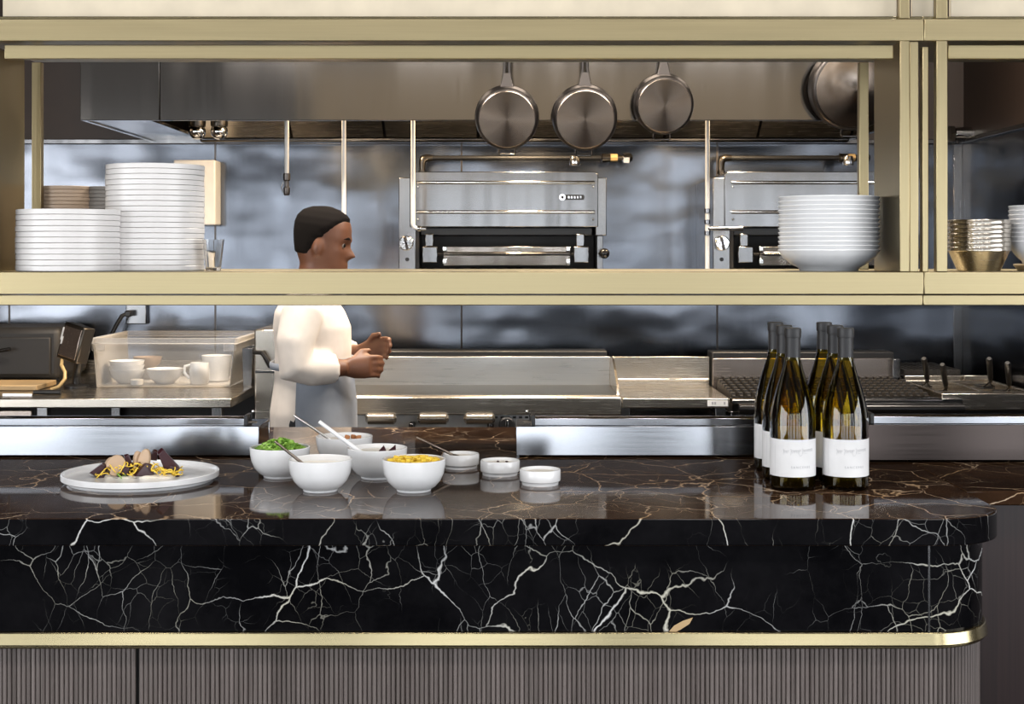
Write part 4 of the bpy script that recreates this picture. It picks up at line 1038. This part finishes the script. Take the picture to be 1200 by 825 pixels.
for sg in (-1, 1):
    hp = Vector((bx_, YP + sg * .09, .93)); kn_ = Vector((bx_ + .012, YP + sg * .10, .48)); an = Vector((bx_ - .02, YP + sg * .105, .10))
    tr.tube([hp, hp.lerp(kn_, .5), kn_, an.lerp(kn_, .4), an], [.103, .092, .075, .070, .066], 18)
to = tr.build('trousers', 'trousers', person); remesh(to, .01, 4)
for sg in (-1, 1):
    an = Vector((bx_ - .02, YP + sg * .105, .09))
    MB().tube([an + Vector((-.055, 0, -.045)), an + Vector((-.02, 0, -.042)), an + Vector((.04, 0, -.045)), an + Vector((.12, 0, -.058)), an + Vector((.19, 0, -.068)), an + Vector((.205, 0, -.07))],
              [(.034, .034), (.045, .045), (.048, .044), (.05, .031), (.04, .02), (.02, .01)], 18).build('shoe', 'black', person)

# ------------------------------------------------------------------ on the bar: wine bottles
def yct(y_b, r): return .4337 * F / (y_b - HY) + r
bprof = [(0, .006), (.022, .004), (.034, 0), (.0385, .0005), (.0405, .004), (.041, .009), (.041, .124), (.0404, .134), (.0390, .145), (.0366, .157), (.0333, .170), (.0290, .185), (.0240, .201), (.0192, .216), (.0156, .230), (.0136, .242), (.0128, .254), (.0128, .288), (0, .288)]
def arc_label(r, z0, z1, a0, a1, n=28):
    vs = []
    for k in range(n + 1):
        a = a0 + (a1 - a0) * k / n
        for (rr, z) in ((r, z0), (r, z1), (r - .0004, z1), (r - .0004, z0)): vs.append((rr * math.sin(a), -rr * math.cos(a), z))
    fs = []
    for k in range(n):
        for q in range(4): fs.append((k * 4 + q, (k + 1) * 4 + q, (k + 1) * 4 + (q + 1) % 4, k * 4 + (q + 1) % 4))
    fs += [(0, 1, 2, 3), (n * 4 + 3, n * 4 + 2, n * 4 + 1, n * 4)]
    return MB().add(vs, fs)
RL = .0416
def bend(p, z):  # arc length along the label -> cylinder
    a = p / RL
    return (math.sin(a) * (RL + .0001), -math.cos(a) * (RL + .0001), z)
def text_mesh(body_, size, x0, z0):
    cu = bpy.data.curves.new('lettering', 'FONT'); cu.body = body_; cu.size = size; cu.space_character = 1.45; cu.resolution_u = 3
    ob = bpy.data.objects.new('lettering', cu); C.objects.link(ob)
    dg = bpy.context.evaluated_depsgraph_get(); ev = ob.evaluated_get(dg); me = ev.to_mesh()
    m = MB().add([bend(x0 + v.co.x, z0 + v.co.y) for v in me.vertices], [tuple(p.vertices) for p in me.polygons])
    ev.to_mesh_clear(); bpy.data.objects.remove(ob); bpy.data.curves.remove(cu)
    return m
def script_line(x0, z0):
    """a flowing handwritten line: loops of pen strokes, no legible words beyond the flow"""
    m = MB(); rnd = random.Random(3); pts = []
    words_ = [(0, 7), (9, 12), (23, 16)]
    for wst, wl in words_:
        pts = []
        for k in range(wl * 6):
            t_ = k / 6.0; amp = .0030 * (2.1 if k < 8 else 1) * (0.6 + .5 * rnd.random())
            pts.append(bend(x0 + (wst + t_) * .00152 + .0009 * math.sin(2 * PI * t_ / 1.6), z0 + amp * math.sin(2 * PI * t_ / 1.6 + .6) + .00008 * (wst + t_)))
        m.tube(pts, .00016, 4)
    m.tube([bend(x0 + .028, z0 - .0005), bend(x0 + .030, z0 - .006), bend(x0 + .0325, z0 - .0075), bend(x0 + .035, z0 - .004)], .00016, 4)
    m.tube([bend(x0 + .038, z0 - .003), bend(x0 + .045, z0 - .0025)], .0002, 4)
    return m
def make_bottle(loc, label):
    t = thing('wine_bottle', label, 'bottle', loc, 'six wine bottles on the bar')
    MB().lathe(bprof, 56).build('glass', 'bottle_glass', t, local=True)
    fo = MB().lathe([(.0132, .2345), (.0139, .2345), (.0139, .276), (.0152, .2765), (.0154, .279), (.0154, .290), (.0148, .2930), (.0128, .2936), (0, .2936), (0, .2885), (.0131, .2885), (.0132, .2345)], 40).build('foil_capsule', 'foil', t, local=True)
    fl_ = arc_label(RL, .0255, .0932, -1.62, 1.62, 36).build('front_label', 'paper', t, local=True)
    text_mesh('SANCERRE', .0058, -.0112, .0415).build('lettering', 'ink', fl_, local=True)
    script_line(-.026, .071).build('script', 'ink', fl_, local=True)
    m = MB()
    for k in range(20): p = bend(-.0445, .031 + k * .0030); q = bend(-.0425, .031 + k * .0030); m.tube([p, q], .0002, 4)
    m.build('tick_marks', 'ink', fl_, local=True)
    MB().lathe([(0, .0045), (.034, .0045), (.0395, .007), (.0402, .012), (.0402, .0235), (.03, .0245), (.015, .038), (0, .042)], 40).build('punt', 'punt_glass', t, local=True)  # opaque plug painting the base dark, as refraction would
    arc_label(RL, .022, .109, PI - 1.35, PI + 1.35, 36).build('back_label', 'paper', t, local=True)
    return t
cols = [.5155, .6125]; rowsY = [2.612, 2.715, 2.828]
bl = {(0, 0): 'front wine bottle of the column nearer the ramekins, label facing forward', (1, 0): 'front wine bottle of the column nearer the rounded bar corner, label facing forward',
      (0, 1): 'wine bottle directly behind the front one in the column nearer the ramekins', (1, 1): 'wine bottle directly behind the front one in the column nearer the bar corner',
      (0, 2): 'rearmost wine bottle of the column nearer the ramekins', (1, 2): 'rearmost wine bottle of the column nearer the bar corner'}
b0 = None
for r_ in range(3):
    for c_ in range(2):
        loc = (cols[c_] + (.004 * r_), rowsY[r_], ZT + .0002)
        if b0 is None: b0 = make_bottle(loc, bl[(c_, r_)])
        else:
            q = copy_tree(b0, loc, bl[(c_, r_)])
            q.rotation_euler.z = [0, .0, -.05, .04, .03, -.08][r_ * 2 + c_]

# ------------------------------------------------------------------ bowls, ramekins, plate
Rb = .0577
def bowl_mesh(r=Rb, h=.0585):
    return MB().lathe([(0, .0015), (r * .46, .0015), (r * .48, 0), (r * .53, 0), (r * .545, .002), (r * .545, .004), (r * .68, .0085), (r * .84, .019), (r * .94, .032), (r * .985, .046), (r, h - .0008), (r - .0008, h), (r - .0028, h), (r - .0036, h - .001), (r * .95, .045), (r * .90, .033), (r * .8, .021), (r * .62, .011), (r * .4, .0065), (0, .005)], 64)
bm = bowl_mesh()
def bowl(px, yb, label, s=1.0):
    y = yct(yb, Rb * .53)
    o = bm.build('serving_bowl', 'porcelain', loc=(X(px, y), y, ZT + .0002), local=True); o.scale = (s, s, s)
    tag(o, label, 'bowl', 'white serving bowls on the bar'); return Vector(o.location)
B1 = bowl(328, 562, 'white bowl heaped with chopped green herbs on the bar')
B2 = bowl(375.5, 578.5, 'white bowl of cream sauce with a dark spoon, frontmost on the bar')
B3 = bowl(403.5, 547, 'white bowl at the back holding a silver spoon and croutons')
B4 = bowl(442, 563, 'white bowl with a white porcelain spoon and dark flakes')
B5 = bowl(485, 578.5, 'white bowl filled with yellow diced fruit near the bar edge')
def filling(B, name, mat, z, label, cat, bump=.002, seed=0, rr=.94):
    r = Rb * rr; m = MB(); rings = 9; seg = 36; vs = [(0, 0, z + bump)]; fs = []
    for i in range(1, rings + 1):
        for k in range(seg):
            a = 2 * PI * k / seg; q = r * i / rings
            n_ = noise.noise(Vector((q * math.cos(a) * 60, q * math.sin(a) * 60, seed)))
            vs.append((q * math.cos(a), q * math.sin(a), z + bump * n_ * (1 if i < rings else 0) + bump * .6 * (1 - (i / rings) ** 2)))
    for k in range(seg): fs.append((0, 1 + k, 1 + (k + 1) % seg))
    for i in range(rings - 1):
        for k in range(seg):
            j = (k + 1) % seg; fs.append((1 + i * seg + k, 1 + (i + 1) * seg + k, 1 + (i + 1) * seg + j, 1 + i * seg + j))
    # underside following the bowl
    b = len(vs); vs2 = [(r * .82 * math.cos(2 * PI * k / seg), r * .82 * math.sin(2 * PI * k / seg), z - .016) for k in range(seg)]
    vs += vs2; last = 1 + (rings - 1) * seg
    for k in range(seg): j = (k + 1) % seg; fs.append((last + k, b + k, b + j, last + j))
    fs.append(tuple(b + k for k in range(seg))[::-1])
    o = m.add(vs, fs).build(name, mat, loc=B, local=True); tag(o, label, cat, kind='stuff'); return o
filling(B2, 'cream_sauce', 'cream', .047, 'pale cream sauce filling the frontmost bowl', 'sauce', .002, 1)
filling(B3, 'cream_cheese', 'cream', .050, 'white cream in the bowl at the back', 'sauce', .002, 2, .93)
filling(B4, 'whipped_cream', 'cream', .050, 'white cream in the bowl with porcelain spoon', 'sauce', .002, 3, .93)
# herbs
def leafy(n, r, z0, hgt, seed):
    rd = random.Random(seed); m = MB()
    for _ in range(n):
        q = r * math.sqrt(rd.random()); a = rd.random() * 2 * PI
        x, y = q * math.cos(a), q * math.sin(a); z = z0 + hgt * (1 - (q / r) ** 2) * rd.uniform(.35, 1)
        L = rd.uniform(.0045, .0095); w = L * rd.uniform(.35, .55)
        rot = Matrix.Translation((x, y, z)) @ Matrix.Rotation(rd.random() * 2 * PI, 4, 'Z') @ Matrix.Rotation(rd.uniform(-.9, .9), 4, 'Y') @ Matrix.Rotation(rd.uniform(-.9, .9), 4, 'X')
        pts = [(-L, 0, 0), (-L * .4, w, .002), (L * .3, w * .9, .002), (L, 0, -.001), (L * .3, -w * .9, .002), (-L * .4, -w, .002), (0, 0, -.001)]
        m.add([rot @ Vector(p) for p in pts], [(0, 6, 1), (1, 6, 2), (2, 6, 3), (3, 6, 4), (4, 6, 5), (5, 6, 0)])
    return m
hbm = leafy(620, Rb * .80, .051, .021, 5); hb_ = MB(); hb_.v = list(hbm.v); hb_.f = list(hbm.f)
hb_.lathe([(0, .030), (Rb * .8, .030), (Rb * .9, .046), (Rb * .75, .052), (0, .060)], 28)
o = hb_.build('chopped_herbs', 'herb', loc=B1, local=True, smooth=False); tag(o, 'heap of chopped green herbs filling its white bowl', 'herbs', kind='stuff')
# yellow diced fruit
rd = random.Random(9); m = MB()
for _ in range(95):
    q = Rb * .78 * math.sqrt(rd.random()); a = rd.random() * 2 * PI
    s_ = rd.uniform(.0035, .0055)
    rot = Matrix.Translation((q * math.cos(a), q * math.sin(a), .050 + .006 * (1 - (q / Rb) ** 2) + rd.uniform(-.002, .003))) @ Matrix.Rotation(rd.random() * 6, 4, 'Z') @ Matrix.Rotation(rd.random() * 6, 4, 'X')
    k = MB().box(-s_, s_, -s_ * .8, s_ * .8, -s_ * .7, s_ * .7).xf(rot); m.add(k.v, k.f)
m.lathe([(0, .030), (Rb * .8, .030), (Rb * .90, .046), (0, .05)], 28)
o = m.build('diced_fruit', 'yellow_fruit', loc=B5, local=True, bevel=.0012); tag(o, 'yellow diced fruit heaped in the bowl near bar edge', 'fruit', kind='stuff')
def mushroom(loc, sx_, sy_, sz_, label, group, rot):
    p = [(sx_ * math.cos(a), sz_ * (-.15 + 1.1 * math.sin(a))) for a in [PI * k / 10 for k in range(11)]]
    p += [(-sx_ * .9, -sz_ * .4), (-sx_ * .42, -sz_ * .25), (-sx_ * .36, -sz_ * .95), (sx_ * .36, -sz_ * .95), (sx_ * .42, -sz_ * .25), (sx_ * .9, -sz_ * .4)]
    o = MB().extr(p, 'Y', -sy_, sy_).build('mushroom_slice', 'mushroom', loc=loc, local=True, bevel=.0018); o.rotation_euler = rot
    return tag(o, label, 'food', group)
def chunk(name, mat, loc, sx_, sy_, sz_, seed, label, cat, group, rot=(0, 0, 0), bevel=.002):
    rd = random.Random(seed); b = MB().box(-sx_, sx_, -sy_, sy_, -sz_, sz_)
    if name == 'beet_wedge': b.v = [(x * (.45 if z > 0 else 1.15) + (sx_ * .3 if z > 0 else 0), y * (.6 if z > 0 else 1), z) for x, y, z in b.v]
    b.v = [(x * rd.uniform(.75, 1.1), y * rd.uniform(.75, 1.1), z * rd.uniform(.75, 1.1)) for x, y, z in b.v]
    o = b.build(name, mat, loc=loc, local=True, bevel=bevel, bseg=3); o.rotation_euler = rot; tag(o, label, cat, group); return o
for k, (dx, dy, lb) in enumerate(((.006, -.004, 'brown crouton in the back bowl, nearest the silver spoon'), (.018, .004, 'small brown crouton in the middle of the back bowl'), (.03, -.008, 'brown crouton at the far rim of the back bowl'))):
    chunk('crouton', 'crouton', B3 + Vector((dx, dy, .0560)), .0055, .005, .0045, 20 + k, lb, 'crouton', 'croutons in the back bowl', (0, .2, k))
for k, (dx, dy, lb) in enumerate(((.012, -.02, 'small dark triangular flake in the porcelain spoon bowl'), (.03, -.012, 'long dark flake in the porcelain spoon bowl'))):
    o = MB().add([(-.007, -.003, -.002), (.007, -.003, 0), (.002 + .004 * k, .003, .009), (-.007, -.001, 0), (.007, -.001, .002), (.002 + .004 * k, .005, .010)], [(0, 1, 2), (5, 4, 3), (0, 3, 4, 1), (1, 4, 5, 2), (2, 5, 3, 0)]).build('dark_flake', 'beet', loc=B4 + Vector((dx, dy, .0545)), local=True)
    tag(o, lb, 'flake', 'dark flakes')
# ramekins
def ramekin(px, yb, wpx, label):
    r0 = .0385; y = yct(yb, r0 * .88); r = wpx / 2 * y / F
    o = MB().lathe([(0, .001), (r * .8, .001), (r * .82, 0), (r * .89, 0), (r * .90, .004), (r * .905, .0055), (r * .985, .0075), (r, .010), (r, .0265), (r - .001, .0285), (r - .003, .0285), (r - .004, .0265), (r * .87, .008), (0, .006)], 52).build('ramekin', 'porcelain', loc=(X(px, y), y, ZT + .0002), local=True)
    tag(o, label, 'ramekin', 'white ramekins on the bar'); return Vector(o.location), r
R1, r1 = ramekin(540, 551, 43, 'white ramekin farthest back, holding a bronze spoon')
R2, r2 = ramekin(586, 559.5, 46, 'white ramekin in the middle of the three, with dark specks')
R3, r3 = ramekin(633, 571, 48, 'white ramekin nearest the bar edge, plain white')
for R_, r_, lb in ((R1, r1, 'white dip in the ramekin with spoon'), (R2, r2, 'speckled white dip in the middle ramekin'), (R3, r3, 'white dip in the ramekin nearest bar edge')):
    o = MB().lathe([(0, .010), (r_ * .85, .010), (r_ * .885, .0225), (r_ * .7, .0240), (0, .0250)], 36).build('dip', 'cream', loc=R_, local=True); tag(o, lb, 'dip', kind='stuff')
for k, (dx, dy) in enumerate(((-.004, -.004), (.013, -.006))):
    o = MB().ball((0, 0, 0), (.003, .002, .0015), 10, 6).build('peppercorn', 'beet', loc=R2 + Vector((dx, dy, .0262)), local=True); tag(o, ['dark speck at the middle of the speckled ramekin', 'elongated dark speck near the rim of the speckled ramekin'][k], 'garnish', 'dark specks in the ramekin')
# spoons: a handle from the bowl's contents up to the tip seen in the photograph
def spoon(name, tip, foot, mat, w, label, flat=.0024, tipmat=None):
    a, b = Vector(tip), Vector(foot); d = (b - a).normalized()
    t = thing(name, label, 'spoon', tuple(b))
    MB().tube([a, a.lerp(b, .04), a.lerp(b, .35), a.lerp(b, .8), b], [(w * .7, flat), (w * 1.1, flat), (w * .9, flat), (w * .6, flat * 1.2), (w * .55, flat * 1.2)], 12).build('handle', mat, t)
    c = b + d * .014
    m = MB().ball((0, 0, 0), (.011, .018, .004), 18, 10)
    q = Vector((0, 1, 0)).rotation_difference(d).to_matrix().to_4x4()
    m.xf(Matrix.Translation(c) @ q).build('spoon_bowl', mat, t)
    return t
def at(px, py, Y): return Vector((X(px, Y), Y, Z(py, Y)))
spoon('dark_spoon', at(322, 517, B2.y - .03), B2 + Vector((-.025, -.025, .050)), 'dark_spoon', .0036, 'dark metal spoon leaning out of the frontmost bowl')
spoon('silver_spoon', at(344.5, 486.5, B3.y - .01), B3 + Vector((-.022, -.02, .050)), 'spoon_silver', .0036, 'long silver spoon leaning out of the back bowl')
spoon('porcelain_spoon', at(374, 494, B4.y - .02), B4 + Vector((-.026, -.025, .050)), 'porcelain', .0052, 'white porcelain spoon leaning out of its bowl', .0038)
spoon('bronze_spoon', at(487.5, 512, R1.y - .012), R1 + Vector((-.014, -.014, .0265)), 'dark_spoon', .0044, 'bronze coloured spoon resting in the farthest ramekin')
# the dinner plate with food
Rp = .1455; yP = 2.695; PL = Vector((X(165, yP), yP, ZT + .0002))
o = MB().lathe([(0, .002), (Rp * .80, .002), (Rp * .82, 0), (Rp * .92, 0), (Rp * .925, .0045), (Rp * .99, .0065), (Rp, .008), (Rp, .0175), (Rp - .0008, .0185), (Rp - .003, .0185), (Rp - .004, .0175), (Rp - .006, .011), (Rp * .9, .0088), (0, .0085)], 96).build('dinner_plate', 'porcelain', loc=PL, local=True)
tag(o, 'large flat white plate of beetroot salad on the bar', 'plate')
cm_ = MB()
for k in range(9): cm_.ball((-.05 + k * .013, -.012 + .006 * math.sin(k * 2.1), .0095), (.016, .018, .0055), 16, 8)
o = cm_.build('cream_dollop', 'cream', loc=PL, local=True); remesh(o, .0025, 4); tag(o, 'smear of white cream under the beetroot salad', 'cream', kind='stuff')
food = [('beet_wedge', 'beet', -.066, -.012, .020, .013, .010, .012, (0, .5, .3), 'dark beet wedge at the end of salad farthest from the bowls'),
        ('mushroom_slice', 'mushroom', -.052, .004, .026, .008, .009, .016, (.2, .25, .5), 'brown edged mushroom slice beside the end beet wedge'),
        ('mushroom_slice', 'mushroom', -.036, -.016, .029, .014, .005, .019, (-.3, .3, .2), 'large pale mushroom slice at the front of the salad'),
        ('beet_wedge', 'beet', -.020, -.006, .026, .010, .009, .020, (.2, -.3, .4), 'upright dark beet wedge between the two mushrooms'),
        ('beet_wedge', 'beet', -.022, -.024, .0185, .010, .007, .009, (.1, .2, .1), 'low dark beet piece in front of the upright wedge'),
        ('mushroom_slice', 'mushroom', -.004, .004, .034, .008, .006, .019, (.2, -.2, .9), 'mushroom slice in the middle of the salad heap'),
        ('mushroom_slice', 'mushroom', .008, -.002, .037, .009, .005, .020, (-.1, .2, -.2), 'tallest pale mushroom slice near the heap top'),
        ('beet_wedge', 'beet', .018, .012, .043, .008, .008, .008, (.3, .2, .4), 'small dark beet cube on top of the salad heap'),
        ('beet_wedge', 'beet', .012, -.020, .022, .016, .009, .011, (.1, .15, .5), 'wide purple beet piece at the front centre of the salad'),
        ('beet_wedge', 'beet', .000, -.008, .018, .013, .010, .009, (.0, .1, .9), 'dark beet piece low in the heap behind the front one'),
        ('beet_wedge', 'beet', .044, -.006, .033, .013, .009, .021, (.1, -.65, .2), 'tall leaning beet wedge on the side nearest the bowls'),
        ('beet_wedge', 'beet', .052, -.006, .018, .014, .009, .008, (.1, .2, .3), 'flat dark beet piece under the leaning wedge')]
for k, (nm, mt, dx, dy, dz, a, b, c, rt, lb) in enumerate(food):
    if nm == 'mushroom_slice':
        mushroom(PL + Vector((dx * 1.12, dy - .006, dz * 1.1)), a * 1.3, .0045, c * 1.1, lb, 'beetroot salad pieces', rt); continue
    chunk(nm, mt, PL + Vector((dx * 1.12, dy, dz * 1.1)), a * 1.1, b * 1.1, c * 1.18, 40 + k, lb, 'food', 'beetroot salad pieces', rt, .0015)
rd = random.Random(12); m = MB()
for k in range(80):
    cx_, cy_ = rd.uniform(-.07, .075), rd.uniform(-.030, .02); hz = .016 + .022 * max(0, 1 - abs(cx_ - .0) / .08) * rd.random()
    r = rd.uniform(.005, .012); a0 = rd.random() * 6; sweep = rd.uniform(1.8, 4.2); tl = rd.uniform(-1.1, 1.1)
    rot = Matrix.Translation((cx_, cy_ - .008, hz)) @ Matrix.Rotation(rd.random() * 6, 4, 'Z') @ Matrix.Rotation(tl, 4, 'X')
    pts = [rot @ Vector((r * math.cos(a0 + sweep * i / 9), r * math.sin(a0 + sweep * i / 9), .002 * i / 9)) for i in range(10)]
    pts = [Vector((p.x, p.y, max(p.z, .0105))) for p in pts]
    m.tube(pts, .0011, 6)
o = m.build('orange_shreds', 'noodle', loc=PL, local=True); tag(o, 'thin yellow shreds scattered over the beetroot salad', 'shreds', kind='stuff')
o = leafy(10, .012, .014, .006, 77).build('herb_garnish', 'herb', loc=PL + Vector((-.03, -.024, 0)), local=True); tag(o, 'few green leaves at the front of the beetroot salad', 'herbs', kind='stuff')
# the chip in the marble: a tan mark
ch_ = MB().add([(X(783, AY), AY - .0005, Z(741, AY)), (X(790, AY), AY - .0005, Z(733, AY)), (X(800, AY), AY - .0005, Z(727.5, AY)), (X(812, AY), AY - .0005, Z(723.5, AY)), (X(808, AY), AY - .0005, Z(731, AY)), (X(797, AY), AY - .0005, Z(738, AY)), (X(790, AY), AY - .0005, Z(741, AY))], [(0, 1, 2, 3, 4, 5, 6)])
ch_.build('stone_fleck', 'wood_board', bar)

# ------------------------------------------------------------------ light, camera, view
w = bpy.data.worlds.new('world'); bpy.context.scene.world = w; w.use_nodes = True
bg = w.node_tree.nodes['Background']; bg.inputs[0].default_value = (1.0, .97, .94, 1); bg.inputs[1].default_value = .8
# warm lamps over the dining side of the bar
for x0 in (-1.5, -.5, .5, 1.5):
    L = bpy.data.lights.new('bar_spot', 'AREA'); L.shape = 'DISK'; L.size = .5; L.energy = 20; L.color = (1, .96, .92)
    lo = bpy.data.objects.new('bar_spot', L); C.objects.link(lo); lo.location = (x0, 1.35, ZCEIL - .03); lo.rotation_euler = (math.radians(30), 0, 0)
# kitchen ceiling lamps, the last one added to brighten the range end
for x0 in (-1.2, .4, 1.75):
    L = bpy.data.lights.new('kitchen_light', 'AREA'); L.shape = 'RECTANGLE'; L.size = .9; L.size_y = .3; L.energy = 62; L.color = (1, .9, .78)
    lo = bpy.data.objects.new('kitchen_light', L); C.objects.link(lo); lo.location = (x0, 4.4, ZCEIL - .02)
cd = bpy.data.cameras.new('camera'); cam = bpy.data.objects.new('camera', cd); C.objects.link(cam)
cam.location = (0, 0, CAMZ); cam.rotation_euler = (PI / 2, 0, 0)
cd.sensor_width = 36; cd.sensor_fit = 'HORIZONTAL'; cd.lens = 36 * F / 1200; cd.shift_y = (HY - 412.5) / 1200
cd.clip_start = .05
sc = bpy.context.scene; sc.camera = cam
sc.view_settings.view_transform = 'Standard'; sc.view_settings.look = 'None'; sc.view_settings.gamma = 1; sc.view_settings.use_curve_mapping = False
sc.view_settings.exposure = 0.2
sc.cycles.use_denoising = True
sc.cycles.max_bounces = 10; sc.cycles.transmission_bounces = 10; sc.cycles.transparent_max_bounces = 16
sc.cycles.sample_clamp_indirect = 3; sc.cycles.caustics_reflective = False; sc.cycles.caustics_refractive = False
